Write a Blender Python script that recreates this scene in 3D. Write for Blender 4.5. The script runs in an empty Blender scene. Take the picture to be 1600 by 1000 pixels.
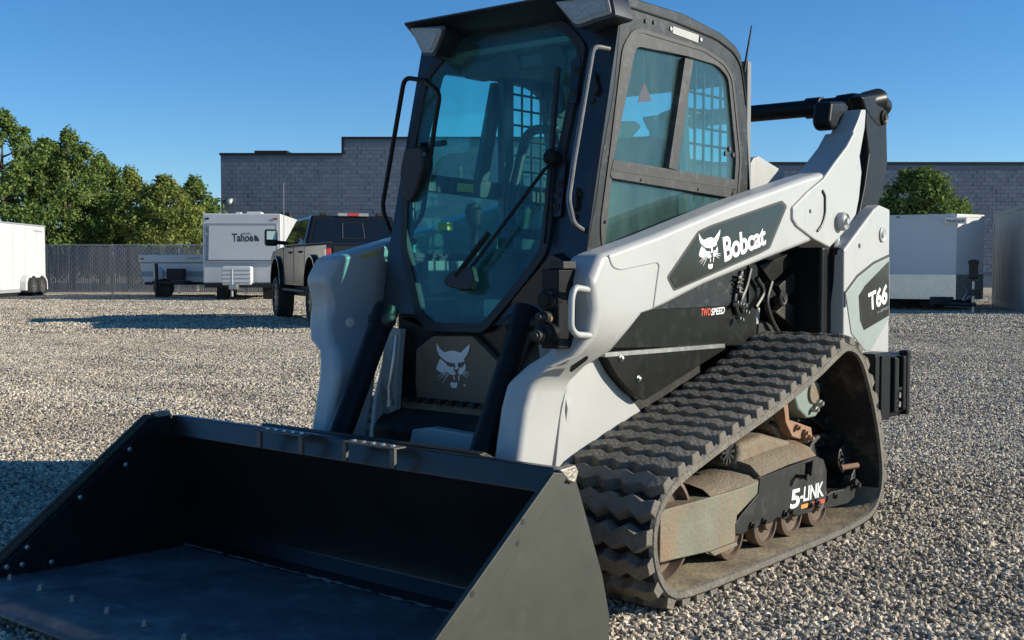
import bpy, bmesh, math, random
from mathutils import Vector, Matrix, noise as mnoise
from mathutils.geometry import tessellate_polygon
random.seed(7)
C = bpy.context.scene.collection
SC = bpy.context.scene

# ------------------------------------------------------------------ camera
FPX, PIT, YAW = 1829.6, .0461, .6918
CAM = Vector((2.8207, -3.9525, 1.1099))
cd = bpy.data.cameras.new('camera'); cam = bpy.data.objects.new('camera', cd); C.objects.link(cam)
cam.location = CAM; cam.rotation_euler = (math.pi/2 - PIT, 0, YAW)
cd.sensor_width = 36; cd.lens = 36*FPX/1600; cd.clip_start = .05; cd.clip_end = 3000
SC.camera = cam
# ------------------------------------------------------------------ sky, sun, exposure
SUN_EL = math.radians(20); SUN_OFF = math.radians(3)     # height, and degrees behind the camera's right
w = bpy.data.worlds.new('World'); SC.world = w; w.use_nodes = True
nt = w.node_tree; nt.nodes.clear()
sky = nt.nodes.new('ShaderNodeTexSky'); sky.sky_type = 'NISHITA'; sky.sun_disc = False
az = YAW - SUN_OFF                                        # direction to the sun, angle from +x
sky.sun_elevation = SUN_EL; sky.sun_rotation = math.pi/2 - az
sky.air_density = 1.0; sky.dust_density = 0.0; sky.ozone_density = 5.0; sky.altitude = 1400
bg = nt.nodes.new('ShaderNodeBackground'); bg.inputs[1].default_value = .093
wo = nt.nodes.new('ShaderNodeOutputWorld')
hs = nt.nodes.new('ShaderNodeHueSaturation'); hs.inputs['Saturation'].default_value = 1.16
nt.links.new(sky.outputs[0], hs.inputs['Color']); nt.links.new(hs.outputs[0], bg.inputs[0]); nt.links.new(bg.outputs[0], wo.inputs[0])
sd = bpy.data.lights.new('sun', 'SUN'); sun = bpy.data.objects.new('sun', sd); C.objects.link(sun)
sd.energy = 4.3; sd.angle = math.radians(.5); sd.color = (1, .93, .79)
tosun = Vector((math.cos(az)*math.cos(SUN_EL), math.sin(az)*math.cos(SUN_EL), math.sin(SUN_EL)))
sun.rotation_euler = tosun.to_track_quat('Z', 'Y').to_euler(); sun.location = (20, 20, 20)
SC.view_settings.view_transform = 'Standard'; SC.view_settings.look = 'None'
SC.view_settings.exposure = .65; SC.view_settings.gamma = 1; SC.view_settings.use_curve_mapping = False
SC.cycles.max_bounces = 8; SC.cycles.transparent_max_bounces = 16

# ------------------------------------------------------------------ measuring helpers: photo pixel -> point on a real plane
sy_, cy_ = math.sin(YAW), math.cos(YAW); sp_, cp_ = math.sin(PIT), math.cos(PIT)
def ray(px, py):
    r = (px-800)/FPX; U = (500-py)/FPX
    wv = cp_ + U*sp_; u = -sp_ + U*cp_
    return Vector((r*cy_ - wv*sy_, r*sy_ + wv*cy_, u))
def on(px, py, ax, v):
    d = ray(px, py); return CAM + d*((v-CAM[ax])/d[ax])
def SX(x, pts): return [(q.y, q.z) for q in (on(a, b, 0, x) for a, b in pts)]
FY0, FZ0, FK = -.525, 2.02, .238                          # raked front of the cab: y = FY0 - FK*(FZ0-z)
FU = Vector((1, 0, 0)); FV = Vector((0, FK, 1)).normalized(); FN = Vector((0, -1, FK)).normalized()
FO = Vector((0, FY0-FK*FZ0, 0))
def FRT(pts, off=0):                                       # -> (u, v) on the front plane moved off outwards
    out = []
    for a, b in pts:
        d = ray(a, b); o = FO + FN*off
        q = CAM + d*((o-CAM).dot(FN)/d.dot(FN)) - o
        out.append((q.x, q.dot(FV)))
    return out
def BG(r, d, z=0):                                         # camera-aligned ground coordinates: right, away, up
    return Vector((CAM.x + r*cy_ - d*sy_, CAM.y + r*sy_ + d*cy_, z))
def BPX(px, d, z=0): return BG((px-800)/FPX*d, d, z)
def HZ(py, d): return CAM.z + (415.6-py)*d/FPX             # height of a pixel row at distance d

# ------------------------------------------------------------------ object helpers
def root(name, label, cat, loc=(0, 0, 0), rz=0, group=None):
    o = bpy.data.objects.new(name, None); C.objects.link(o); o.location = loc; o.rotation_euler = (0, 0, rz)
    o.empty_display_size = .2
    o['label'] = label; o['category'] = cat
    if group: o['group'] = group
    return o
def tag(o, label, cat, group=None):
    o['label'] = label; o['category'] = cat
    if group: o['group'] = group
    return o
def obj(name, bm, mat, parent=None, bev=0, seg=2, ang=35, smooth=True, recalc=True):
    if recalc: bmesh.ops.recalc_face_normals(bm, faces=bm.faces)
    me = bpy.data.meshes.new(name); bm.to_mesh(me); bm.free()
    for m in (mat if isinstance(mat, (list, tuple)) else [mat]): me.materials.append(m)
    if smooth:
        me.polygons.foreach_set('use_smooth', [True]*len(me.polygons))
        me.set_sharp_from_angle(angle=math.radians(ang))
    o = bpy.data.objects.new(name, me); C.objects.link(o)
    if parent: o.parent = parent
    if bev:
        b = o.modifiers.new('bevel', 'BEVEL'); b.width = bev; b.segments = seg; b.limit_method = 'ANGLE'
        b.angle_limit = math.radians(30); b.harden_normals = True
    return o
def like(src, parent, mw=None, name=None):
    o = src.copy(); C.objects.link(o); o.parent = parent
    if mw is not None: o.matrix_local = mw
    return o
def B(): return bmesh.new()
def slab(bm, loops, fr, t0, t1):
    """outline with holes, given in 2D; fr(u, v, t) maps to 3D; solid between t0 and t1"""
    loops = [[tuple(p) for p in l] for l in loops]
    flat = [p for l in loops for p in l]
    tri = tessellate_polygon([[Vector((p[0], p[1], 0)) for p in l] for l in loops])
    va = [bm.verts.new(fr(p[0], p[1], t0)) for p in flat]; vb = [bm.verts.new(fr(p[0], p[1], t1)) for p in flat]
    fs = []
    if len(loops) == 1:
        fs += [bm.faces.new(va), bm.faces.new(list(reversed(vb)))]
    else:
        for t in tri:
            try:
                fs.append(bm.faces.new([va[i] for i in t])); fs.append(bm.faces.new([vb[i] for i in reversed(t)]))
            except ValueError: pass
    k = 0
    for l in loops:
        n = len(l)
        for i in range(n):
            a, b = k+i, k+(i+1) % n
            bm.faces.new((va[a], va[b], vb[b], vb[a]))
        k += n
    return bm
def xf(u, v, t): return Vector((t, u, v))
def PX(x0, x1, pts, *holes, bm=None):                     # (y,z) outline extruded from x0 to x1
    return slab(bm or B(), [pts]+list(holes), xf, x0, x1)
def ff(u, v, t): return FO + FU*u + FV*v + FN*t
def PF(pts, t0, t1, *holes, bm=None): return slab(bm or B(), [pts]+list(holes), ff, t0, t1)
def box(bm, a, b, M=None):
    vs = [Vector((x, y, z)) for x in (a[0], b[0]) for y in (a[1], b[1]) for z in (a[2], b[2])]
    if M: vs = [M @ v for v in vs]
    v = [bm.verts.new(p) for p in vs]
    for f in ((0, 1, 3, 2), (4, 6, 7, 5), (0, 4, 5, 1), (2, 3, 7, 6), (0, 2, 6, 4), (1, 5, 7, 3)): bm.faces.new([v[i] for i in f])
    return bm
def tube(bm, pts, r, n=10, cap=True):
    pts = [Vector(p) for p in pts]; rings = []; N = len(pts)
    rs = r if isinstance(r, (list, tuple)) else [r]*N
    up = None
    for i, p in enumerate(pts):
        a = pts[max(i-1, 0)]; b = pts[min(i+1, N-1)]
        t = (b-a).normalized()
        if i not in (0, N-1):
            t = ((pts[i]-a).normalized() + (b-pts[i]).normalized()).normalized()
        if up is None:
            up = Vector((0, 0, 1)) if abs(t.z) < .9 else Vector((1, 0, 0))
        s = t.cross(up).normalized(); up = s.cross(t).normalized()
        rings.append([bm.verts.new(p + (s*math.cos(k*2*math.pi/n) + up*math.sin(k*2*math.pi/n))*rs[i]) for k in range(n)])
    for i in range(N-1):
        for k in range(n): bm.faces.new((rings[i][k], rings[i][(k+1) % n], rings[i+1][(k+1) % n], rings[i+1][k]))
    if cap: bm.faces.new(rings[0]); bm.faces.new(list(reversed(rings[-1])))
    return bm
def cyl(bm, a, b, r, n=20): return tube(bm, [a, b], r, n)
def rnd(pts, r=.04, n=4):
    """round the corners of a 3D polyline"""
    pts = [Vector(p) for p in pts]; out = [pts[0]]
    for i in range(1, len(pts)-1):
        a, p, b = pts[i-1], pts[i], pts[i+1]
        ra = min(r, (a-p).length*.45, (b-p).length*.45)
        s = p + (a-p).normalized()*ra; e = p + (b-p).normalized()*ra
        for k in range(n+1):
            t = k/n; out.append(s*(1-t)**2 + p*2*t*(1-t) + e*t*t)
    return out+[pts[-1]]
def rnd2(pts, r=.04, n=4):
    """round the corners of a closed 2D outline; r one number or one per corner"""
    out = []; N = len(pts); P = [Vector(p) for p in pts]
    for i in range(N):
        a, p, b = P[i-1], P[i], P[(i+1) % N]
        rr = r[i] if isinstance(r, (list, tuple)) else r
        if rr <= 0: out.append(tuple(p)); continue
        ra = min(rr, (a-p).length*.45, (b-p).length*.45)
        s = p + (a-p).normalized()*ra; e = p + (b-p).normalized()*ra
        for k in range(n+1):
            t = k/n; out.append(tuple(s*(1-t)**2 + p*2*t*(1-t) + e*t*t))
    return out
def lathe(bm, prof, o, ax, n=24):
    """prof: (along axis, radius)"""
    ax = Vector(ax).normalized(); s = ax.orthogonal().normalized(); t = ax.cross(s); o = Vector(o); rings = []
    for h, r in prof:
        rings.append([bm.verts.new(o + ax*h + (s*math.cos(2*math.pi*k/n) + t*math.sin(2*math.pi*k/n))*r) for k in range(n)])
    for i in range(len(prof)-1):
        for k in range(n): bm.faces.new((rings[i][k], rings[i][(k+1) % n], rings[i+1][(k+1) % n], rings[i+1][k]))
    bm.faces.new(rings[0]); bm.faces.new(list(reversed(rings[-1])))
    return bm
def textmesh(s, off=.0, space=1.0):
    cu = bpy.data.curves.new('t', 'FONT'); cu.body = s; cu.offset = off; cu.resolution_u = 4; cu.space_character = space
    o = bpy.data.objects.new('t', cu); C.objects.link(o); dg = bpy.context.evaluated_depsgraph_get()
    me = bpy.data.meshes.new_from_object(o.evaluated_get(dg))
    bm = B(); bm.from_mesh(me); bpy.data.objects.remove(o); bpy.data.meshes.remove(me)
    xs = [v.co.x for v in bm.verts]; ys = [v.co.y for v in bm.verts]
    x0, x1, y0, y1 = min(xs), max(xs), min(ys), max(ys)
    for v in bm.verts: v.co = ((v.co.x-x0)/(x1-x0), (v.co.y-y0)/(y1-y0), 0)
    return bm
def quadmap(bm, c, fn):
    """unit square -> the four pixel corners bl, br, tr, tl -> fn(px, py)"""
    for v in bm.verts:
        u, t = v.co.x, v.co.y
        px = (c[0][0]*(1-u)+c[1][0]*u)*(1-t) + (c[3][0]*(1-u)+c[2][0]*u)*t
        py = (c[0][1]*(1-u)+c[1][1]*u)*(1-t) + (c[3][1]*(1-u)+c[2][1]*u)*t
        v.co = fn(px, py)
    return bm
def text_px(s, c, fn, name, mat, parent, off=.0, space=1.0):
    return obj(name, quadmap(textmesh(s, off, space), c, fn), mat, parent, smooth=False, recalc=False)
def fx(x): return lambda a, b: on(a, b, 0, x)
def ffr(off):
    def f(a, b):
        (u, v), = FRT([(a, b)], off); return ff(u, v, off)
    return f

# ------------------------------------------------------------------ materials
def mat(name, col, rough=.5, metal=0., var=.12, scale=6., bump=0., bscale=60., dirt=None, damt=.5, dscale=3., spec=.5, coat=0., rvar=.1, streak=0):
    m = bpy.data.materials.new(name); m.use_nodes = True; t = m.node_tree; n = t.nodes; L = t.links.new
    p = n['Principled BSDF']
    tc = n.new('ShaderNodeTexCoord')
    no = n.new('ShaderNodeTexNoise'); no.inputs['Scale'].default_value = scale; no.inputs['Detail'].default_value = 6; no.inputs['Roughness'].default_value = .65
    L(tc.outputs['Object'], no.inputs['Vector'])
    mx = n.new('ShaderNodeMix'); mx.data_type = 'RGBA'
    mx.inputs[6].default_value = (*[c*(1-var) for c in col], 1); mx.inputs[7].default_value = (*[min(1, c*(1+var)) for c in col], 1)
    L(no.outputs['Fac'], mx.inputs[0]); out = mx.outputs[2]
    if dirt:
        nd = n.new('ShaderNodeTexNoise'); nd.inputs['Scale'].default_value = dscale; nd.inputs['Detail'].default_value = 10; nd.inputs['Roughness'].default_value = .72
        if streak:
            mpg = n.new('ShaderNodeMapping'); mpg.inputs['Scale'].default_value = (1, 1, streak); L(tc.outputs['Object'], mpg.inputs[0]); L(mpg.outputs[0], nd.inputs['Vector'])
        else: L(tc.outputs['Object'], nd.inputs['Vector'])
        mr = n.new('ShaderNodeMapRange'); mr.inputs[1].default_value = .62-.3*damt; mr.inputs[2].default_value = .75; mr.inputs[4].default_value = min(1, .35+damt)
        L(nd.outputs['Fac'], mr.inputs[0])
        m2 = n.new('ShaderNodeMix'); m2.data_type = 'RGBA'; m2.inputs[7].default_value = (*dirt, 1)
        L(mr.outputs[0], m2.inputs[0]); L(out, m2.inputs[6]); out = m2.outputs[2]
    L(out, p.inputs['Base Color'])
    rr = n.new('ShaderNodeMapRange'); rr.inputs[3].default_value = max(0, rough-rvar); rr.inputs[4].default_value = min(1, rough+rvar)
    L(no.outputs['Fac'], rr.inputs[0]); L(rr.outputs[0], p.inputs['Roughness'])
    p.inputs['Metallic'].default_value = metal; p.inputs['Specular IOR Level'].default_value = spec; p.inputs['Coat Weight'].default_value = coat
    p.inputs['Coat Roughness'].default_value = .08
    if bump:
        nb = n.new('ShaderNodeTexNoise'); nb.inputs['Scale'].default_value = bscale; nb.inputs['Detail'].default_value = 4
        L(tc.outputs['Object'], nb.inputs['Vector'])
        bp = n.new('ShaderNodeBump'); bp.inputs['Strength'].default_value = bump; bp.inputs['Distance'].default_value = .01
        L(nb.outputs['Fac'], bp.inputs['Height']); L(bp.outputs[0], p.inputs['Normal'])
    return m
def glass(name, tint, refl=1.0, rough=.02, film=0, fcol=(.5, .6, .55)):
    """see-through pane: tinted straight-through light, a mirror reflection by angle, a thin film of dust"""
    m = bpy.data.materials.new(name); m.use_nodes = True; t = m.node_tree; n = t.nodes; L = t.links.new
    n.remove(n['Principled BSDF']); o = n['Material Output']
    a = n.new('ShaderNodeBsdfTransparent'); a.inputs[0].default_value = (*tint, 1)
    g = n.new('ShaderNodeBsdfGlossy'); g.inputs['Roughness'].default_value = rough; g.inputs['Color'].default_value = (refl, refl, refl, 1)
    f = n.new('ShaderNodeFresnel'); ge = n.new('ShaderNodeNewGeometry'); io = n.new('ShaderNodeMapRange'); io.inputs[3].default_value = 1.4; io.inputs[4].default_value = 1/1.4   # thin pane: same reflection from both faces
    L(ge.outputs['Backfacing'], io.inputs[0]); L(io.outputs[0], f.inputs[0])
    x = n.new('ShaderNodeMixShader'); L(f.outputs[0], x.inputs[0]); L(a.outputs[0], x.inputs[1]); L(g.outputs[0], x.inputs[2])
    out = x.outputs[0]
    if film:
        tc = n.new('ShaderNodeTexCoord'); no = n.new('ShaderNodeTexNoise'); no.inputs['Scale'].default_value = 5; no.inputs['Detail'].default_value = 9; no.inputs['Roughness'].default_value = .7
        mp = n.new('ShaderNodeMapping'); mp.inputs['Scale'].default_value = (1, 1, .35); L(tc.outputs['Object'], mp.inputs[0]); L(mp.outputs[0], no.inputs['Vector'])
        mr = n.new('ShaderNodeMapRange'); mr.inputs[1].default_value = .35; mr.inputs[2].default_value = .8; mr.inputs[3].default_value = film*.4; mr.inputs[4].default_value = film*1.8
        L(no.outputs['Fac'], mr.inputs[0])
        d = n.new('ShaderNodeBsdfDiffuse'); d.inputs[0].default_value = (*fcol, 1)
        y = n.new('ShaderNodeMixShader'); L(mr.outputs[0], y.inputs[0]); L(out, y.inputs[1]); L(d.outputs[0], y.inputs[2]); out = y.outputs[0]
    L(out, o.inputs[0]); return m

DUST = (.30, .26, .20)
WHITE = mat('white_paint', (.41, .413, .393), .42, var=.08, scale=4, dirt=(.27, .26, .22), damt=.2, dscale=9, coat=.12, bump=.05, bscale=12, streak=.3)
BLACK = mat('black_paint', (.010, .011, .012), .38, var=.3, scale=9, dirt=(.03, .029, .025), damt=.22, dscale=7, spec=.14)
CABBLACK = mat('cab_black_paint', (.014, .016, .02), .3, var=.3, scale=5, dirt=(.05, .05, .048), damt=.2, dscale=6)
CABSIDE = mat('worn_cab_side_paint', (.016, .020, .022), .42, var=.6, scale=14, dirt=(.14, .15, .15), damt=.30, dscale=26, spec=.22)
FRAMEGREY = mat('window_frame_metal', (.024, .025, .025), .5, var=.4, scale=14, dirt=(.11, .11, .10), damt=.4, dscale=22, spec=.35)
RUBBER = mat('seal_rubber', (.013, .013, .013), .6, var=.3)
SIDEBLACK = mat('scuffed_black_cover', (.011, .012, .010), .38, var=.35, scale=6, dirt=(.045, .047, .04), damt=.3, dscale=14, spec=.12)
TRACKR = mat('track_rubber', (.155, .14, .115), .85, var=.5, scale=14, bump=.7, bscale=70, dirt=(.34, .30, .24), damt=.34, dscale=6, spec=.25)
TRACKI = mat('track_inner_rubber', (.12, .10, .07), .9, var=.4, scale=6, bump=.4, bscale=60, dirt=(.38, .31, .20), damt=.75, dscale=4, spec=.15)
BELTM = mat('track_belt_rubber', (.024, .022, .019), .85, var=.35, scale=9, bump=.5, bscale=90, dirt=(.16, .14, .11), damt=.35, dscale=6, spec=.2)
RUST = mat('rusty_frame_steel', (.17, .165, .115), .7, var=.55, scale=5, bump=.3, bscale=70, dirt=(.27, .12, .05), damt=.55, dscale=5, streak=.35)
RUSTDUST = mat('dusty_rusty_steel', (.185, .15, .10), .8, var=.55, scale=9, bump=.5, bscale=80, dirt=(.15, .07, .035), damt=.55, dscale=7)
RUSTORANGE = mat('orange_rust', (.30, .17, .10), .8, var=.5, scale=12, dirt=(.12, .06, .03), damt=.5, dscale=9)
UNDERBLACK = mat('dusty_black_steel', (.02, .02, .018), .5, var=.3, scale=9, dirt=(.10, .09, .075), damt=.35, dscale=12, spec=.3)
ROLLER = mat('worn_roller_steel', (.16, .115, .085), .5, metal=.35, var=.4, scale=9, dirt=(.10, .05, .03), damt=.5, dscale=6)
BUCKETIN = mat('bucket_shaded_paint', (.008, .0085, .009), .33, var=.4, scale=5, dirt=(.02, .019, .018), damt=.25, dscale=4)  # same black paint as the side plates, darkened for the shade inside
BUCKETFLOOR = mat('scuffed_bucket_floor', (.10, .105, .11), .6, var=.85, scale=5, dirt=(.27, .26, .25), damt=.42, dscale=7, bump=.3, bscale=18, spec=.25)
BUCKETOUT = mat('bucket_sunlit_paint', (.038, .042, .031), .55, var=.16, scale=9, dirt=(.07, .066, .05), damt=.22, dscale=6)  # same black paint as inside, lighter and olive as if sunlit
BARESTEEL = mat('scuffed_bare_steel', (.36, .33, .28), .5, metal=.6, var=.4, scale=30, bump=.4, bscale=90)
STEEL = mat('bare_steel', (.45, .44, .42), .35, metal=.9, var=.2, scale=20)
CHROME = mat('chrome', (.75, .75, .75), .12, metal=1, var=.05)
ZINC = mat('zinc_bolt', (.42, .42, .40), .35, metal=.8, var=.25, scale=40)
DECALW = mat('white_print', (.78, .78, .76), .5, var=.04)
DECALB = mat('black_decal_film', (.012, .014, .013), .16, var=.25, scale=7, dirt=(.12, .125, .10), damt=.18, dscale=11)
DECALG = mat('grey_green_trim', (.27, .31, .285), .45, var=.12, scale=6)
DECALR = mat('red_print', (.62, .07, .035), .5, var=.08)
DECALO = mat('orange_print', (.75, .30, .05), .5, var=.1)
DECALY = mat('yellow_sticker', (.75, .55, .03), .5, var=.1)
FADEDY = mat('faded_warning_sticker', (.45, .40, .08), .5, var=.5, scale=60)
SEAT = mat('seat_vinyl', (.02, .021, .022), .6, var=.3)
PLAST = mat('grey_plastic', (.05, .055, .055), .55, var=.2)
CABIN = mat('cab_lining', (.17, .18, .18), .7, var=.2)
HOSE = mat('hose_rubber', (.012, .012, .012), .5, var=.3)
GLASS = glass('tinted_cab_glass', (.72, .95, .95), .9, film=.06, fcol=(.40, .62, .56))
GLASSD = glass('tinted_door_glass', (.70, .97, .95), .8, film=.055, fcol=(.30, .62, .62))
LENS = mat('lamp_lens', (.33, .32, .28), .5, var=.35, scale=40, spec=.3)
GREENP = mat('dusty_green_casting', (.20, .25, .22), .6, var=.3, dirt=(.3, .28, .22), damt=.4)
REDTAG = mat('red_card', (.8, .04, .035), .6, var=.05)
_t = REDTAG.node_tree; _tr = _t.nodes.new('ShaderNodeBsdfTranslucent'); _tr.inputs[0].default_value = (.85, .05, .04, 1); _mx = _t.nodes.new('ShaderNodeMixShader'); _mx.inputs[0].default_value = .6
_t.links.new(_t.nodes['Principled BSDF'].outputs[0], _mx.inputs[1]); _t.links.new(_tr.outputs[0], _mx.inputs[2]); _t.links.new(_mx.outputs[0], _t.nodes['Material Output'].inputs[0])

# ------------------------------------------------------------------ ground
def gravel_mat():
    m = bpy.data.materials.new('gravel_ground'); m.use_nodes = True; t = m.node_tree; n = t.nodes; L = t.links.new
    p = n['Principled BSDF']; tc = n.new('ShaderNodeTexCoord')
    v = n.new('ShaderNodeTexVoronoi'); v.inputs['Scale'].default_value = 42; L(tc.outputs['Object'], v.inputs['Vector'])
    r = n.new('ShaderNodeValToRGB'); L(v.outputs['Color'], r.inputs[0])
    e = r.color_ramp.elements; e[0].position = 0; e[0].color = (0.202, 0.183, 0.153, 1); e[1].position = 1; e[1].color = (0.82, 0.718, 0.553, 1)
    for po, c in ((.3, (0.403, 0.359, 0.295, 1)), (.6, (0.58, 0.504, 0.393, 1)), (.85, (0.706, 0.617, 0.48, 1))): x = e.new(po); x.color = c
    nb = n.new('ShaderNodeTexNoise'); nb.inputs['Scale'].default_value = .35; nb.inputs['Detail'].default_value = 6; L(tc.outputs['Object'], nb.inputs['Vector'])
    mr = n.new('ShaderNodeMapRange'); mr.inputs[1].default_value = .3; mr.inputs[2].default_value = .7; mr.inputs[3].default_value = .8; mr.inputs[4].default_value = 1.15; L(nb.outputs['Fac'], mr.inputs[0])
    mu = n.new('ShaderNodeMix'); mu.data_type = 'RGBA'; mu.blend_type = 'MULTIPLY'; mu.inputs[0].default_value = 1; L(r.outputs[0], mu.inputs[6]); L(mr.outputs[0], mu.inputs[7])
    L(mu.outputs[2], p.inputs['Base Color']); p.inputs['Roughness'].default_value = .95; p.inputs['Specular IOR Level'].default_value = .15
    b = n.new('ShaderNodeBump'); b.inputs['Strength'].default_value = 1; b.inputs['Distance'].default_value = .03; b.invert = True
    L(v.outputs['Distance'], b.inputs['Height']); L(b.outputs[0], p.inputs['Normal'])
    return m
GRAVELM = gravel_mat()
bm = B(); q = [BG(-900, -300), BG(900, -300), BG(900, 1500), BG(-900, 1500)]
bm.faces.new([bm.verts.new(x) for x in q])
g = obj('ground', bm, GRAVELM, smooth=False); g['kind'] = 'structure'; g['label'] = 'gravel lot reaching to the fence and the building'

def stone_mat():
    m = bpy.data.materials.new('gravel_stone'); m.use_nodes = True; t = m.node_tree; n = t.nodes; L = t.links.new
    p = n['Principled BSDF']; oi = n.new('ShaderNodeObjectInfo'); r = n.new('ShaderNodeValToRGB'); L(oi.outputs['Random'], r.inputs[0])
    e = r.color_ramp.elements; e[0].position = 0; e[0].color = (0.123, 0.112, 0.097, 1); e[1].position = 1; e[1].color = (0.82, 0.78, 0.7, 1)
    for po, c in ((.2, (0.259, 0.232, 0.197, 1)), (.45, (0.437, 0.389, 0.308, 1)), (.7, (0.601, 0.532, 0.413, 1)), (.9, (0.764, 0.669, 0.524, 1))): x = e.new(po); x.color = c
    tc = n.new('ShaderNodeTexCoord'); no = n.new('ShaderNodeTexNoise'); no.inputs['Scale'].default_value = 3; L(tc.outputs['Object'], no.inputs['Vector'])
    mu = n.new('ShaderNodeMix'); mu.data_type = 'RGBA'; mu.blend_type = 'MULTIPLY'; mu.inputs[0].default_value = .35; L(r.outputs[0], mu.inputs[6]); L(no.outputs['Fac'], mu.inputs[7])
    ml = n.new('ShaderNodeMapping'); ml.inputs['Rotation'].default_value = (0, 0, .5); ml.inputs['Scale'].default_value = (.35, 1.1, 1); L(oi.outputs['Location'], ml.inputs[0])
    nl = n.new('ShaderNodeTexNoise'); nl.inputs['Scale'].default_value = .9; nl.inputs['Detail'].default_value = 5; L(ml.outputs[0], nl.inputs['Vector'])
    cr = n.new('ShaderNodeValToRGB'); L(nl.outputs['Fac'], cr.inputs[0]); ce = cr.color_ramp.elements
    ce[0].position = .3; ce[0].color = (.74, .71, .68, 1); ce[1].position = .68; ce[1].color = (1.18, 1.16, 1.12, 1); x = ce.new(.48); x.color = (1.06, 1.02, .96, 1)
    m2 = n.new('ShaderNodeMix'); m2.data_type = 'RGBA'; m2.blend_type = 'MULTIPLY'; m2.inputs[0].default_value = 1; L(mu.outputs[2], m2.inputs[6]); L(cr.outputs[0], m2.inputs[7]); mu = m2
    L(mu.outputs[2], p.inputs['Base Color']); p.inputs['Roughness'].default_value = .85; p.inputs['Specular IOR Level'].default_value = .25
    return m
STONEM = stone_mat()
def gravel_group(name, dens, smin, smax, seed):
    ng = bpy.data.node_groups.new(name, 'GeometryNodeTree')
    ng.interface.new_socket('Geometry', in_out='INPUT', socket_type='NodeSocketGeometry'); ng.interface.new_socket('Geometry', in_out='OUTPUT', socket_type='NodeSocketGeometry')
    n = ng.nodes; L = ng.links.new; gi = n.new('NodeGroupInput'); go = n.new('NodeGroupOutput')
    d = n.new('GeometryNodeDistributePointsOnFaces'); d.inputs['Density'].default_value = dens; d.inputs['Seed'].default_value = seed; L(gi.outputs[0], d.inputs['Mesh'])
    jn = n.new('GeometryNodeJoinGeometry')
    for k in range(4):
        ic = n.new('GeometryNodeMeshIcoSphere'); ic.inputs['Radius'].default_value = 1; ic.inputs['Subdivisions'].default_value = 2
        nz = n.new('ShaderNodeTexNoise'); nz.noise_dimensions = '4D'; nz.inputs['W'].default_value = k*7.3; nz.inputs['Scale'].default_value = 1.1; nz.inputs['Detail'].default_value = 1
        sb = n.new('ShaderNodeVectorMath'); sb.operation = 'SUBTRACT'; sb.inputs[1].default_value = (.5, .5, .5); L(nz.outputs['Color'], sb.inputs[0])
        ml = n.new('ShaderNodeVectorMath'); ml.operation = 'SCALE'; ml.inputs['Scale'].default_value = 1.5; L(sb.outputs[0], ml.inputs[0])
        sp = n.new('GeometryNodeSetPosition'); L(ic.outputs['Mesh'], sp.inputs['Geometry']); L(ml.outputs[0], sp.inputs['Offset'])
        sm = n.new('GeometryNodeSetMaterial'); sm.inputs['Material'].default_value = STONEM; L(sp.outputs[0], sm.inputs['Geometry'])
        ti = n.new('GeometryNodeGeometryToInstance'); L(sm.outputs[0], ti.inputs[0]); L(ti.outputs[0], jn.inputs[0])
    ip = n.new('GeometryNodeInstanceOnPoints'); ip.inputs['Pick Instance'].default_value = True
    L(d.outputs['Points'], ip.inputs['Points']); L(jn.outputs[0], ip.inputs['Instance'])
    rv = n.new('FunctionNodeRandomValue'); rv.data_type = 'FLOAT_VECTOR'; rv.inputs[0].default_value = (0, 0, 0); rv.inputs[1].default_value = (6.28, 6.28, 6.28)
    L(rv.outputs[0], ip.inputs['Rotation'])
    rs = n.new('FunctionNodeRandomValue'); rs.data_type = 'FLOAT_VECTOR'; rs.inputs[0].default_value = (smin, smin, smin*.8); rs.inputs[1].default_value = (smax, smax*.8, smax*.7); rs.inputs['Seed'].default_value = 5
    L(rs.outputs[0], ip.inputs['Scale'])
    j2 = n.new('GeometryNodeJoinGeometry'); L(ip.outputs[0], j2.inputs[0]); L(gi.outputs[0], j2.inputs[0]); L(j2.outputs[0], go.inputs[0]); return ng
def gravel_patch(name, d0, d1, mar, dens, smin, smax, seed, label):
    bm = B(); k = .4373
    NU, NV = 90, int(60 if d1 < 10 else 80); G = []
    for b in range(NV+1):
        d = d0+(d1-d0)*b/NV; h = k*d+mar; row = []
        for a in range(NU+1):
            p = BG(-h+2*h*a/NU, d); q = p/1.0
            z = max(0, mnoise.noise(Vector((q.x*1.1, q.y*1.1, 3.1)))+.45*mnoise.noise(Vector((q.x*3.3, q.y*3.3, 9.7)))-.05)*.055
            e = min(1, a/4, (NU-a)/4, 1 if b else 0)
            row.append(bm.verts.new((p.x, p.y, .004+z*max(0, e)))) 
        G.append(row)
    for b in range(NV):
        for a in range(NU): bm.faces.new((G[b][a], G[b][a+1], G[b+1][a+1], G[b+1][a]))
    o = obj(name, bm, GRAVELM, smooth=True, ang=180); o['kind'] = 'stuff'; o['label'] = label
    md = o.modifiers.new('stones', 'NODES'); md.node_group = gravel_group(name, dens, smin, smax, seed)
gravel_patch('gravel', 2.4, 8.5, .7, 3000, .007, .0155, 1, 'loose grey and tan gravel stones covering the lot')
gravel_patch('gravel', 8.5, 19, .8, 1900, .008, .0175, 2, 'loose grey and tan gravel stones covering the lot')

gravel_patch('gravel', 19, 46, 1, 330, .012, .028, 3, 'loose grey and tan gravel stones covering the lot')

# ================================================================== THE TRACK LOADER
LOADER = root('track_loader', 'white and black compact track loader with enclosed cab and front bucket lowered on the gravel', 'track loader', (0, 0, 0))
def P_(name, bm, m, parent=LOADER, **k): return obj(name, bm, m, parent, **k)
def both(fn):
    for s in (1, -1): fn(s)
def mirx(bm, s):
    if s < 0:
        for v in bm.verts: v.co.x = -v.co.x
    return bm

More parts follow.
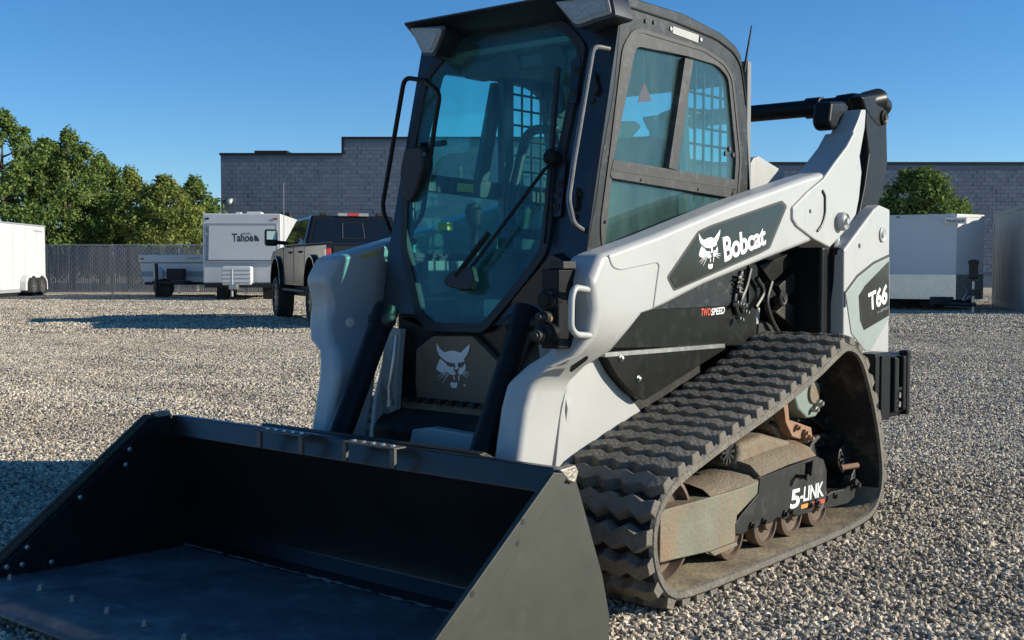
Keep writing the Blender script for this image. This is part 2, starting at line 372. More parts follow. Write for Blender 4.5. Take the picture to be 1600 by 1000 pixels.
# ---- chassis between the tracks
hull = SX(.44, [(872, 722), (880, 650), (905, 585), (950, 560), (1000, 470), (1180, 430)])
bm = PX(-.44, .44, [(-.86, .25), (-.86, .50), (-.72, .62), (-.72, .98), (-.35, 1.02), (.10, 1.0), (.10, .62), (1.28, .62), (1.28, .25)])
P_('chassis', bm, UNDERBLACK, bev=.012)
def lower_cover(s):                                           # white side of the chassis seen behind the lift arm leg
    P_('chassis_side', mirx(PX(.43, .452, SX(.452, [(868, 730), (876, 650), (886, 600), (905, 570), (940, 556), (975, 608), (1006, 648), (950, 700), (905, 740)])), s), WHITE, bev=.004)
both(lower_cover)
def black_cover(s):
    c = P_('side_cover', mirx(PX(.40, .475, SX(.475, [(940, 545), (1015, 440), (1175, 395), (1185, 420), (1182, 540), (1130, 541), (960, 545)])), s), SIDEBLACK, bev=.006)
    if s > 0:
        text_px('TWO', [(1095, 494), (1110, 493), (1111, 481), (1096, 482)], fx(.4765), 'lettering', DECALR, c, .02)
        text_px('SPEED', [(1111, 493), (1132, 490), (1133, 479), (1112, 482)], fx(.4765), 'lettering', DECALW, c, .02)
    f = P_('side_guard', mirx(PX(.44, .492, rnd2(SX(.492, [(945, 553), (1130, 539), (1136, 544), (1006, 627), (985, 612), (962, 585)]), .03)), s), SIDEBLACK, bev=.006)
    for a in ((970, 560), (997, 592)):
        q = on(*a, 0, .492); q.x *= s
        obj('bolt', lathe(B(), [(0, .012), (.003, .012), (.004, .008), (.010, .008), (.012, .005)], q, (s, 0, 0), 12), ZINC, f)
    e = SX(.494, [(945, 551), (1132, 537), (1132, 543), (945, 558)])
    obj('steel_edge', mirx(PX(.47, .496, e), s), STEEL, f)
both(black_cover)

# ---- rear body and engine bay
def rear_panel(s):
    c = P_('tailgate_panel', mirx(PX(.44, .66, SX(.66, [(1391, 327), (1375, 320), (1366, 327), (1319, 390), (1318, 521), (1319, 600), (1388, 655)])), s), WHITE, bev=.01)
    if s < 0: return
    f = lambda pts: SX(.662, pts)
    tr = obj('trim_panel', PX(.655, .664, f([(1321, 459), (1340, 433), (1366, 412), (1389.5, 401), (1389.5, 497), (1360, 548), (1352, 549), (1330, 521)])), DECALG, c, bev=.004)
    obj('trim_edge', PX(.655, .6625, f([(1320, 456), (1339, 430), (1365, 409), (1390, 397), (1390, 402), (1366, 413), (1341, 434), (1322.5, 460), (1322, 480), (1320, 480)])), RUBBER, c)
    obj('decal', PX(.664, .6655, SX(.665, [(1342, 462), (1352, 446), (1389, 408), (1389, 493), (1350, 516), (1344, 500)])), DECALB, tr)
    text_px('T66', [(1358.5, 486), (1386, 474), (1387.5, 442), (1356.5, 458)], fx(.6665), 'lettering', DECALW, tr, .035)
    text_px('R-SERIES', [(1371, 490), (1388, 482), (1388, 478), (1372, 486)], fx(.6665), 'lettering', DECALG, tr, .0)
    q = on(1378, 367, 0, .66)
    obj('pivot_cap', lathe(B(), [(0, .035), (.006, .035), (.009, .03), (.005, .018), (.012, .012)], q, (1, 0, 0), 20), WHITE, c)
    q = on(1343, 384, 0, .661); obj('bolt_hole', lathe(B(), [(-.002, .011), (.001, .011)], q, (1, 0, 0), 12), RUBBER, c)
both(rear_panel)
bm = box(B(), (-.6, .85, .60), (.6, 1.30, 1.20)); box(bm, (-.42, .42, 1.0), (.42, .9, 1.30))
P_('engine_cover', bm, BLACK, bev=.02)
# rear bumper block
P_('rear_bumper', box(B(), (-.60, 1.30, .44), (.60, 1.40, .70)), BLACK, bev=.012)
def bumper_end(s):
    a, b, c_ = [on(px, 600, 0, .74).y for px in (1366, 1386, 1421)]
    z0, z1 = on(1395, 655, 0, .74).z, on(1395, 551, 0, .74).z
    e = P_('bumper_end', mirx(box(B(), (.44, a, z0), (.715, c_, z1-.012)), s), BLACK, bev=.012)
    for y0, y1 in ((a, a+.05), (a+.07, b+.03), (c_-.04, c_)):
        obj('bumper_rib', mirx(box(B(), (.70, y0, z0+.005), (.745, y1, z1)), s), BLACK, e, bev=.008)
    obj('bumper_channel', mirx(box(B(), (.70, b+.05, z0+.02), (.732, c_-.05, z1-.03)), s), UNDERBLACK, e, bev=.01)
    m_ = (b+.05+c_-.05)/2; w_ = (c_-b-.10)
    for f_ in (-.30, .30): obj('bumper_post', mirx(box(B(), (.715, m_+w_*f_-.02, z0+.03), (.752, m_+w_*f_+.02, z1-.02)), s), BLACK, e, bev=.01)
    obj('bumper_bridge', mirx(box(B(), (.71, m_-w_*.3, z0+(z1-z0)*.40), (.746, m_+w_*.3, z0+(z1-z0)*.47)), s), BLACK, e, bev=.008)
    obj('bumper_cap', mirx(box(B(), (.56, a, z1-.012), (.742, b+.02, z1+.006)), s), BLACK, e, bev=.006)
    for z in (.2, .34): obj('bolt', mirx(lathe(B(), [(0, .016), (.012, .014)], (.73, (b+c_)/2+.02, z0+(z1-z0)*z), (1, 0, 0), 10), s), ZINC, e)
both(bumper_end)

# ---- engine bay clutter seen under the lift arm
def poly3(x0, x1, pts, m, name, bev=.004, parent=LOADER): return P_(name, PX(x0, x1, SX(x1, pts)), m, parent, bev=bev)
poly3(.30, .46, [(1187, 415), (1236, 395), (1237, 414), (1207, 442)], SIDEBLACK, 'bracket_plate')
poly3(.40, .47, [(1217, 447), (1254, 413), (1255, 440), (1234, 462), (1224, 465)], UNDERBLACK, 'valve_cover')
poly3(.34, .47, [(1176, 455), (1200, 440), (1214, 461), (1190, 475)], BLACK, 'control_box')
poly3(.34, .47, [(1231, 472), (1278, 500), (1278, 530), (1262, 530), (1212, 488)], UNDERBLACK, 'hydraulic_tank')
poly3(.38, .45, [(1172, 490), (1188, 480), (1186, 510), (1182, 530), (1170, 530)], WHITE, 'body_bracket')
poly3(.38, .46, [(1186, 506), (1196, 502), (1222, 518), (1222, 530), (1184, 530)], UNDERBLACK, 'battery_cover')
poly3(.36, .455, [(1141, 470), (1150, 440), (1176, 420), (1180, 500), (1150, 500)], RUBBER, 'bay_backing')
q = on(1224, 466, 0, .48); bm = lathe(B(), [(-.03, .035), (.0, .035), (.006, .028), (.004, .018), (.01, .012)], q, (1, 0, 0), 24); P_('filter_cap', bm, UNDERBLACK)
for i, pts in enumerate(([(1158, 425), (1152, 445), (1146, 470), (1152, 490)], [(1172, 420), (1165, 450), (1156, 470), (1160, 488)], [(1205, 440), (1196, 470), (1205, 500), (1216, 520)], [(1182, 435), (1195, 455), (1180, 480)])):
    bm = tube(B(), rnd([on(a, b, 0, .485+.01*(i % 2)) for a, b in pts], .05, 4), .011, 8); P_('hose', bm, HOSE)
bm = tube(B(), [on(1157+4*math.sin(k*1.9), 428+k*2.1, 0, .50+.008*math.cos(k*1.9)) for k in range(16)], .005, 6); P_('hose_spring', bm, STEEL)
for a in ((1147, 475), (1156, 478), (1151, 500), (1160, 489)):
    q = on(*a, 0, .49); bm = lathe(B(), [(0, .012), (.02, .012), (.021, .008), (.03, .008)], q, (1, .2, .1), 6); P_('hydraulic_fitting', bm, STEEL)

# lift cylinders, upright in front of the tailgate
def lift_cyl(s):
    t = on(1305, 398, 0, .60); b = on(1305, 560, 0, .60); t.x *= s; b.x *= s
    c = P_('lift_cylinder', cyl(B(), b, t, .045, 24), BLACK)
    obj('cylinder_cap', lathe(B(), [(0, .05), (.03, .05), (.032, .03), (.034, .02)], t, (t-b), 24), BLACK, c)
    obj('piston_rod', cyl(B(), t, t+(t-b).normalized()*.12, .022, 16), CHROME, c)
both(lift_cyl)

# ---- lift arms
def lift_arm(s):
    secs = [((806, 745), (866, 742), .50), ((813, 690), (876, 675), .50), ((820, 640), (882, 635), .50), ((830, 602), (892, 600), .51), ((862, 573), (920, 572), .56),
            ((898, 556), (960, 547), .635), ((923, 525), (992, 509), .675), ((930, 485), (1008, 489), .68), ((922, 440), (1024, 484.5), .68), ((938, 399), (1045, 475), .68), ((1025, 367), (1105, 444), .68),
            ((1150, 315), (1200, 405), .68), ((1262, 275.5), (1275, 376), .68), ((1290, 268), (1300, 372), .68)]
    bm = B(); rings = []
    for F, R, xo in secs:
        f = on(*F, 0, xo); r = on(*R, 0, xo); xi = xo-(.125 if xo > .6 else .11)
        rings.append([bm.verts.new(p) for p in ((xo, f.y, f.z), (xo, r.y, r.z), (xi, r.y, r.z), (xi, f.y, f.z))])
    for a, b in zip(rings, rings[1:]):
        for k in range(4): bm.faces.new((a[k], a[(k+1) % 4], b[(k+1) % 4], b[k]))
    bm.faces.new(rings[0]); bm.faces.new(list(reversed(rings[-1])))
    arm = P_('lift_arm', mirx(bm, s), WHITE, bev=.028, seg=4, ang=80)
    if s > 0:
        out = [(1042, 433), (1091, 361), (1110, 352), (1222, 313), (1230, 322), (1203, 388), (1188, 396), (1053, 455)]
        inn = [(1046, 434), (1094, 364), (1112, 355), (1221, 317), (1226, 324), (1200, 386), (1186, 393), (1055, 451)]
        d = obj('decal', PX(.677, .6815, rnd2(SX(.681, out), .012, 3)), RUBBER, arm)
        obj('decal_face', PX(.6815, .6825, rnd2(SX(.682, inn), .012, 3)), DECALB, arm)
        text_px('Bobcat', [(1132.5, 410), (1197, 382), (1196, 351), (1129, 371)], fx(.6835), 'lettering', DECALW, arm, .03, .93)
        cat_logo(lambda u, v: on(1092+u*34, 424-v*60-(u*7), 0, .6835), fx, arm)
        pl = [on(a, b, 0, .6805) for a, b in ((951, 399), (956, 416), (968, 421), (1026, 409), (1030, 414), (1025, 450), (1021, 480))]
        obj('weld_seam', tube(B(), rnd(pl, .03, 3), .0032, 6), WHITE, arm)
        sl = [on(a, b, 0, x) for a, b, x in ((889, 580, .556), (891, 572, .565), (915, 556, .645), (919, 557, .652), (917, 562, .648), (893, 581, .562))]
        bm = B(); off = Vector((.004, -.003, 0)); bm.faces.new([bm.verts.new(p+off) for p in sl]); obj('slot', bm, RUBBER, arm, smooth=False)
    else:
        st = B(); st.faces.new([st.verts.new(on(a, b, 0, -.5545)) for a, b in ((562, 400), (590, 392), (593, 397), (567, 404))]); obj('warning_sticker', st, FADEDY, arm, smooth=False)
        q = on(547, 504, 0, -.445); obj('plug', lathe(B(), [(0, .018), (.003, .018), (.004, .013)], q, (1, -.4, 0), 16), WHITE, arm)
    return arm
def cat_logo(fn, fx_, parent, m=None):
    """the cat head badge in unit coordinates (u right, v up)"""
    Z = lambda pts: [((x-808)/(1020-808), (505-y)/(505-205)) for x, y in pts]
    def face(bm, pts):
        tri = tessellate_polygon([[Vector((p[0], p[1], 0)) for p in pts]])
        v = [bm.verts.new(fn(*p)) for p in pts]
        for t in tri: bm.faces.new([v[i] for i in t])
    bm = B()
    head = Z([(808, 207), (826, 240), (848, 264), (868, 268), (890, 258), (925, 258), (948, 268), (962, 268), (988, 240), (1017, 210), (1012, 250), (998, 288), (980, 310), (985, 326), (960, 336), (945, 334), (942, 350), (946, 366), (950, 374), (935, 382), (923, 380), (928, 364), (926, 344), (912, 340), (890, 336), (868, 327), (848, 312), (826, 290), (812, 255)])
    face(bm, head)
    face(bm, Z([(832, 312), (850, 326), (868, 340), (880, 358), (900, 366), (914, 362), (920, 372), (918, 384), (930, 402), (928, 416), (912, 420), (896, 414), (884, 402), (866, 398), (840, 404), (818, 392), (808, 378), (816, 350)]))
    face(bm, Z([(988, 336), (994, 370), (990, 384), (980, 390), (976, 408), (962, 416), (948, 412), (944, 398), (950, 384), (956, 368), (972, 366), (982, 350)]))
    face(bm, Z([(916, 424), (924, 424), (926, 446), (920, 456)])); face(bm, Z([(948, 420), (956, 420), (952, 450), (946, 458)]))
    face(bm, Z([(898, 470), (908, 462), (920, 470), (934, 466), (943, 470), (942, 494), (934, 504), (908, 503), (899, 492)]))
    for a, b in (((862, 402), (812, 434)), ((874, 404), (826, 452)), ((886, 410), (850, 470)), ((982, 394), (1020, 402)), ((980, 402), (1020, 420)), ((976, 412), (1006, 436))):
        dx, dy = b[0]-a[0], b[1]-a[1]; l = math.hypot(dx, dy); nx, ny = -dy/l*3.2, dx/l*3.2
        face(bm, Z([(a[0]+nx, a[1]+ny), (a[0]-nx, a[1]-ny), (b[0]-nx*.3, b[1]-ny*.3), (b[0]+nx*.3, b[1]+ny*.3)]))
    return obj('cat_emblem', bm, m or DECALW, parent, smooth=False, recalc=False)
both(lift_arm)

# rear towers of the arms, links and cross tube
def tower(s):
    out = [(1322, 172), (1351, 168), (1345, 185), (1337, 205), (1343, 235), (1347, 270), (1343, 310), (1338, 336), (1318, 365), (1297, 387), (1272, 374), (1243, 352), (1239, 340), (1239, 324), (1262, 300), (1287, 279), (1306, 250), (1318, 215)]
    out = [(1336, 205), (1343, 235), (1347, 270), (1343, 310), (1338, 336), (1318, 365), (1297, 387), (1272, 374), (1246, 354), (1239, 343), (1239, 324), (1262, 300), (1287, 279), (1306, 252), (1324, 228)]
    t = P_('arm_tower', mirx(PX(.55, .69, SX(.69, out)), s), WHITE, bev=.008)
    up = SX(.68, [(1287, 275), (1306, 252), (1322, 229), (1334, 205), (1342, 186), (1347, 171), (1354, 171), (1352, 200), (1344, 245), (1336, 300), (1300, 330), (1262, 302)])
    obj('tower_crest', mirx(PX(.572, .679, up), s), WHITE, t, bev=.006)
    if s > 0:
        q = on(1312, 346, 0, .69)
        obj('pivot_boss', lathe(B(), [(0, .040), (.025, .040), (.032, .034), (.024, .028), (.03, .016), (.04, .012)], q, (1, 0, 0), 24), WHITE, t)
        q = on(1266, 330, 0, .6905); obj('bolt_hole', lathe(B(), [(-.002, .009), (.001, .009)], q, (1, 0, 0), 12), RUBBER, t)
        g = [on(a, b, 0, .692) for a, b in ((1285, 298), (1289, 306), (1289, 335), (1284, 352), (1277, 361))]
        obj('groove', tube(B(), rnd(g, .03), .006, 8), FRAMEGREY, t)
    lk = [(1354, 172), (1374, 165), (1386, 172), (1388, 255), (1380, 300), (1370, 330), (1345, 365), (1325, 392), (1308, 388), (1322, 360), (1343, 330), (1351, 290), (1358, 240), (1354, 200)]
    l = P_('rear_link', mirx(PX(.49, .60, SX(.60, lk)), s), BLACK, bev=.014)
    q = on(1379, 184, 0, .60); q.x = q.x*s
    obj('link_pin', lathe(B(), [(0, .035), (.012, .035), (.018, .028), (.012, .016), (.02, .012)], q, (s, 0, 0), 20), UNDERBLACK, l)
both(tower)
e1 = on(1335, 163, 0, .52); 
bm = cyl(B(), (-e1.x, e1.y, e1.z), (e1.x, e1.y, e1.z), .041, 28)
ct = P_('cross_tube', bm, BLACK)
for s in (1, -1):
    obj('tube_collar', lathe(B(), [(-.02, .041), (-.018, .05), (.06, .05), (.062, .041)], (s*.30, e1.y, e1.z), (s, 0, 0), 24), BLACK, ct)
    pn = on(1379, 184, 0, .58)
    ep = rnd([(s*.44, e1.y, e1.z), (s*.545, e1.y, e1.z), (s*.57, e1.y+.16, e1.z+.035), (s*.565, pn.y-.05, pn.z+.075), (s*.565, pn.y+.02, pn.z+.05)], .09, 6)
    obj('tube_elbow', tube(B(), ep, [.05+.004*math.sin(k*.9) for k in range(len(ep))], 20), BLACK, ct)
    el = SX(.60, [(1299, 158), (1322, 158), (1330, 168), (1318, 186), (1309, 203), (1300, 203), (1295, 190)])
    obj('elbow_lug', mirx(PX(.515, .60, el), s), BLACK, ct, bev=.02, seg=3)
    kn = SX(.60, [(1345, 150), (1386, 143), (1388, 165), (1386, 196), (1372, 200), (1360, 186), (1352, 172)])
    obj('elbow_fork', mirx(PX(.53, .603, kn), s), BLACK, ct, bev=.016, seg=3)
# white gusset behind the cab
poly3(.40, .45, [(1172, 310), (1173, 256), (1178, 247), (1186, 244), (1225, 268), (1226, 276), (1206, 305)], WHITE, 'cab_gusset')

# ---- couplers and grab handle on the left arm
q = on(868, 480, 0, .575)
cb = P_('coupler_block', box(B(), (q.x-.035, q.y-.03, q.z-.13), (q.x+.035, q.y+.06, q.z+.12)), BLACK, bev=.006)
for px, py, r, m in ((873, 468, .036, BLACK), (868, 520, .038, BLACK), (858, 523, .022, UNDERBLACK), (864, 494, .018, UNDERBLACK), (877, 496, .016, RUSTORANGE)):
    c = on(px, py, 0, .575)
    obj('coupler', lathe(B(), [(0, r), (.03, r), (.032, r*.8), (.05, r*.8), (.052, r*.55), (.058, r*.5)], c+Vector((0, -.03, 0)), (.15, -1, 0), 18), m, cb)
obj('bracket', box(B(), (q.x-.012, q.y-.02, q.z+.12), (q.x+.045, q.y+.05, q.z+.145)), UNDERBLACK, cb, bev=.004)
h = [on(a, b, 0, .66) for a, b in ((922, 456), (898, 449), (893, 465), (892, 512), (900, 523), (914, 526))]
h[0] += Vector((0, .05, 0)); h[-1] += Vector((0, .05, 0))
P_('grab_handle', tube(B(), rnd(h, .03), .0105, 12), WHITE)

# ---- cab
def inset(pts, d):
    """offset a closed 2D outline inwards by d"""
    P = [Vector(p) for p in pts]; n = len(P); A = sum(P[i].x*P[(i+1) % n].y-P[(i+1) % n].x*P[i].y for i in range(n)); sg = 1 if A > 0 else -1; out = []
    for i in range(n):
        e1 = (P[i]-P[i-1]).normalized(); e2 = (P[(i+1) % n]-P[i]).normalized()
        n1 = Vector((-e1.y, e1.x))*sg; n2 = Vector((-e2.y, e2.x))*sg; m = (n1+n2)
        k = max(.35, (1+n1.dot(n2))/2); m = m/2/k
        out.append(tuple(P[i]+m*d))
    return out
CX = .48
hole = SX(CX, [(987, 47), (1002, 45), (1100, 75), (1132, 97), (1145, 120), (1152, 187), (1158, 250), (1153, 317)]) + [(.27, 1.13), (-.64, 1.13)] + SX(CX, [(937, 350), (952, 237), (972, 72)])
outer = SX(CX, [(972, 6), (985, 3), (1125, 57), (1142, 66), (1157, 84), (1166, 162), (1172, 300)]) + [(.42, .95), (-.76, .95)] + SX(CX, [(917, 392), (932, 312), (940, 250), (960, 140)])
inn = SX(CX, [(994, 72), (1075, 88), (1121, 102), (1138, 121), (1150, 247), (1147, 290), (1141, 325)]) + [(.22, 1.16), (-.61, 1.16)] + SX(CX, [(945, 385), (959, 247)])
hole_r = rnd2(hole, .035, 3); inn_r = rnd2(inn, .03, 3)
def cab_side(s):
    side = P_('cab_side_frame', mirx(PX(.43, CX, rnd2(outer, .012, 2), hole_r), s), CABSIDE, bev=.005)
    obj('window_seal', mirx(PX(.455, CX+.004, hole_r, rnd2(inset(hole, .014), .03, 3)), s), RUBBER, side)
    fr = P_('window_frame', mirx(PX(.45, CX+.001, rnd2(inset(hole, .013), .03, 3), inn_r), s), FRAMEGREY, bev=.003)
    bm = PX(.452, CX+.006, SX(CX, [(1069, 90), (1082, 94), (1057, 267), (1043, 263)]))
    obj('window_divider', mirx(bm, s), FRAMEGREY, fr, bev=.003)
    obj('window_rail', mirx(PX(.45, CX+.004, SX(CX, [(958, 249), (1046, 264), (1057, 266), (1150, 281), (1140, 310), (1136, 309), (955, 279), (952, 274)])), s), FRAMEGREY, fr, bev=.003)
    obj('seal_strip', mirx(PX(.47, CX+.0055, SX(CX, [(956, 263), (1150, 293), (1150, 296), (956, 266.5)])), s), RUBBER, fr)
    for nm, pts in (('front_pane', [(992, 70), (1072, 90), (1046, 263), (957, 248)]), ('rear_pane', [(1080, 89), (1121, 101), (1139, 120), (1151, 247), (1147, 281), (1055, 267)])):
        obj('window_pane', mirx(PX(.462 if nm[0] == 'f' else .468, .466 if nm[0] == 'f' else .472, SX(CX, pts)), s), GLASS, fr)
    obj('window_pane', mirx(PX(.462, .466, SX(CX, [(955, 279), (1143, 309)])+[(.23, 1.15), (-.62, 1.15)]), s), GLASS, fr)
    if s > 0:
        obj('serial_plate', PX(CX, CX+.003, SX(CX, [(1051, 41), (1091, 55), (1090, 67), (1050, 52)])), mat('worn_plate', (.33, .33, .31), .5, var=.2, scale=40), side)
        for a, b in ((1047, 45), (1094, 62), (1008, 33), (1021, 35)):
            q = on(a, b, 0, CX); obj('bolt', lathe(B(), [(0, .008), (.006, .007)], q, (1, 0, 0), 8), ZINC if a > 1040 else RUBBER, side)
        for a, b in ((1139, 233), (1133, 240), (1145, 242)):
            q = on(a, b, 0, .472); obj('vent_plug', lathe(B(), [(0, .011), (.006, .010)], q, (1, 0, 0), 10), RUBBER, fr)
        for a, b in ((1002, 281), (1091, 296), (946, 347)):
            q = on(a, b, 0, CX+.004); obj('bolt', lathe(B(), [(0, .006), (.004, .005)], q, (1, 0, 0), 8), RUBBER, fr)
both(cab_side)
for s_ in (1, -1):
    rs_ = [on(a, b, 0, .482) for a, b in ((972, 9), (985, 11), (1050, 32), (1120, 61), (1147, 82), (1159, 105), (1166.5, 165))]
    for v_ in rs_: v_.x *= s_
    P_('roof_seam', tube(B(), rnd(rs_, .04, 3), .0045, 6), RUBBER)
zr = lambda y: 2.055-.075*max(0, (y+.2))/.55
bm = B(); slab(bm, [[(-.60, 2.045), (-.55, 2.06), (-.1, 2.06), (.18, 2.03), (.30, 1.995), (.345, 1.96), (.345, 1.945), (-.52, 1.985), (-.60, 2.025)]], xf, -.476, .476)
P_('cab_roof', bm, CABSIDE, bev=.012)
bm = PX(-.47, .47, [(-.66, 2.06), (-.56, 2.085), (-.45, 2.075), (-.45, 2.0), (-.535, 1.995), (-.60, 2.02)])
P_('roof_visor', bm, CABBLACK, bev=.012)
# rear frame with grille
rl = [(-.48, .95), (.48, .95), (.48, 1.95), (-.48, 1.95)]; rh = [(-.40, 1.18), (.40, 1.18), (.40, 1.86), (-.40, 1.86)]
def fb(u, v, t): return Vector((u, .385+t, v))
P_('cab_rear_frame', slab(B(), [rl, rnd2(rh, .05)], fb, 0, .035), CABIN, bev=.006)
for s_ in (1, -1):
    bm = B(); x_ = s_*.435
    for k in range(6): tube(bm, [(x_, -.02+k*.066, 1.36), (x_, -.02+k*.066, 1.90-max(0, k-3)*.045)], .0055, 6)
    for k in range(8): tube(bm, [(x_-s_*.006, -.04, 1.39+k*.066), (x_-s_*.006, .33, 1.39+k*.066)], .0055, 6)
    P_('window_grille', bm, CABBLACK)
    P_('cab_post', box(B(), (x_-.02, -.10, .95), (x_+.02, -.03, 1.93)), CABBLACK, bev=.008)
P_('rear_window_pane', box(B(), (-.41, .40, 1.17), (.41, .404, 1.87)), GLASS)

# front frame, door seal, glass
D = [(720, 47), (855, 31), (887, 42), (914, 74), (893, 180), (868, 300), (853, 395), (815, 447), (757, 516), (672, 513), (655, 492), (632, 388), (634, 300), (650, 200), (665, 125), (690, 92)]
Duv = FRT(D)
vz = lambda z: z/FV.z - FO.dot(FV)*0
def zv(z): return ((Vector((0, FY0-FK*(FZ0-z), z))-FO).dot(FV))
fo = [(-.478, zv(2.0)), (.478, zv(2.0)), (.478, zv(1.14)), (.45, zv(1.0)), (.40, zv(.93)), (-.40, zv(.93)), (-.45, zv(1.0)), (-.478, zv(1.14))]
ffm = P_('cab_front_frame', PF(fo, -.05, 0, rnd2(Duv, .02, 3)), CABBLACK, bev=.006)
door = P_('cab_door', PF(rnd2(inset(Duv, -.012), .03, 3), -.02, .012, rnd2(inset(Duv, .022), .03, 3)), RUBBER, bev=.006)
obj('door_glass', PF(rnd2(inset(Duv, .019), .03, 3), .000, .005), GLASSD, door)
for a, b in ((900, 110), (896, 144), (873, 287), (870, 304), (868, 322)):
    (u, v), = FRT([(a, b)], .02); obj('hinge_bolt', lathe(B(), [(0, .016), (.008, .015), (.009, .008), (.013, .007)], ff(u, v, .012), FN, 14), UNDERBLACK, door)
for pts in ([(893, 92), (908, 88), (900, 160), (888, 162)], [(864, 252), (884, 250), (876, 338), (860, 340)]):
    obj('hinge_plate', PF(rnd2(FRT(pts, .015), .012), .008, .016), CABBLACK, door, bev=.003)
for pts in ([(930, 111), (932, 124), (936, 140), (928, 150)], [(903, 292), (902, 325), (896, 330), (900, 300)]):
    obj('hinge_plate', PF(FRT(pts, .01), .0, .018), UNDERBLACK, ffm, bev=.003)
for a, b in ((926, 158), (906, 304), (900, 339)):
    (u, v), = FRT([(a, b)], 0); obj('bolt', lathe(B(), [(0, .012), (.01, .010)], ff(u, v, 0), FN, 12), UNDERBLACK, ffm)
# grab handle on the right pillar
hp = [ffr(.01)(952, 77), ffr(.075)(927, 72), ffr(.075)(897, 250), ffr(.075)(888, 312), ffr(.075)(896, 350), ffr(.01)(910, 359)]
P_('door_handle', tube(B(), rnd(hp, .025, 4), .0095, 10), mat('worn_handle_steel', (.16, .155, .15), .4, metal=.5, var=.4, scale=30))
# wiper
wp = P_('wiper', PF(FRT([(700, 440), (712, 427), (745, 418), (750, 440), (742, 455), (725, 455), (704, 449)], .02), .02, .05), RUBBER, bev=.006)
for a, b in (((742, 412), (860, 254)), ((730, 425), (852, 262))):
    obj('wiper_arm', tube(B(), [ffr(.045)(*a), ffr(.045)(*b)], .005, 8), BLACK, wp)
obj('wiper_sleeve', tube(B(), [ffr(.045)(712, 432), ffr(.045)(764, 364)], .011, 8), BLACK, wp)
obj('wiper_blade', PF(FRT([(870, 104), (875, 106), (864, 250), (858, 320), (852, 380), (849, 380), (854, 310), (860, 240)], .03), .025, .04), RUBBER, wp)
obj('wiper_pivot', lathe(B(), [(0, .03), (.03, .028), (.04, .018)], ffr(.02)(866, 248), FN, 14), BLACK, wp)
# mirror with its guard loop on the right-hand side of the machine
y = -.66
mp = [on(a, b, 1, y) for a, b in ((665, 126), (632, 121), (597, 325), (612, 367), (634, 373), (660, 337), (672, 250), (680, 190), (688, 145), (665, 126))]
mg = P_('mirror_guard', tube(B(), rnd(mp, .035, 5), .0095, 10), BLACK)
mf = P_('mirror', slab(B(), [rnd2([(on(a, b, 1, y-.02).x, on(a, b, 1, y-.02).z) for a, b in ((638, 230), (666, 229), (668, 260), (655, 305), (646, 318), (634, 308), (630, 270))], .02)], lambda u, v, t: Vector((u, y-.02+t, v)), -.025, .04), RUBBER, bev=.012)
P_('mirror_bracket', cyl(B(), on(655, 228, 1, y), on(655, 228, 1, y)+Vector((.03, .12, .02)), .012, 10), BLACK)
P_('mirror_bracket', cyl(B(), on(640, 371, 1, y), on(640, 371, 1, y)+Vector((.03, .0, -.02)), .012, 10), BLACK)
# work lamps
def lamp(pts, y, m):
    o = [(on(a, b, 1, y).x, on(a, b, 1, y).z) for a, b in pts]
    fr = lambda u, v, t: Vector((u, y+t, v))
    c = P_('work_lamp', slab(B(), [rnd2(inset(o, -.008), .012, 3)], fr, .004, .11), CABBLACK, bev=.006)
    obj('lamp_lens', slab(B(), [rnd2(inset(o, .003), .010, 3)], fr, -.006, .02), LENS, c, bev=.006)
    i2 = inset(o, .016)
    obj('lamp_reflector', slab(B(), [i2], fr, -.009, -.005), mat('lamp_reflector', (.3, .3, .28), .4, metal=.3, var=.5, scale=90, bump=.4, bscale=80), c)
lamp([(641, 44), (692, 43), (690, 54), (678, 84), (662, 84)], -.645, LENS)
lamp([(868, 3), (952, -6), (958, 22), (928, 31), (905, 40), (898, 38)], -.645, LENS)
P_('lamp_bracket', box(B(), (.40, -.60, 1.965), (.45, -.545, 1.99)), BLACK)
# lower front panel with the badge
y1, z1, k1 = -.80, .93, -.13
PN = Vector((0, -1, k1)).normalized(); PO = Vector((0, y1-k1*0, z1)); PV = Vector((0, -k1*-1*-1, 1)); PV = Vector((0, k1, 1)).normalized()
def pl_(a, b, off=0):
    d = ray(a, b); o = PO+PN*off; return CAM+d*((o-CAM).dot(PN)/d.dot(PN))
def pl2(pts, off=0): return [((pl_(a, b, off)).x, (pl_(a, b, off)-PO).dot(PV)) for a, b in pts]
fp = lambda u, v, t: PO + FU*u + PV*v + PN*t
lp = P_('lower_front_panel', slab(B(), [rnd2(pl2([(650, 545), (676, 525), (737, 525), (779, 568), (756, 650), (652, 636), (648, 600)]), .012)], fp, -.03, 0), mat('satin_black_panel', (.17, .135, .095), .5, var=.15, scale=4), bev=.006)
cat_logo(lambda u, v: pl_(682+u*53-(1-v)*1.0, 606-v*71+u*1, .0035), None, lp)
q = pl_(726, 602, .003); obj('registered_mark', lathe(B(), [(0, .0045), (.001, .0045)], q, PN, 12), DECALW, lp)
bm = slab(B(), [pl2([(618, 500), (668, 520), (750, 520), (852, 400), (880, 420), (800, 560), (765, 680), (640, 660), (622, 600)])], fp, -.12, -.032); P_('front_bulkhead', bm, CABBLACK)
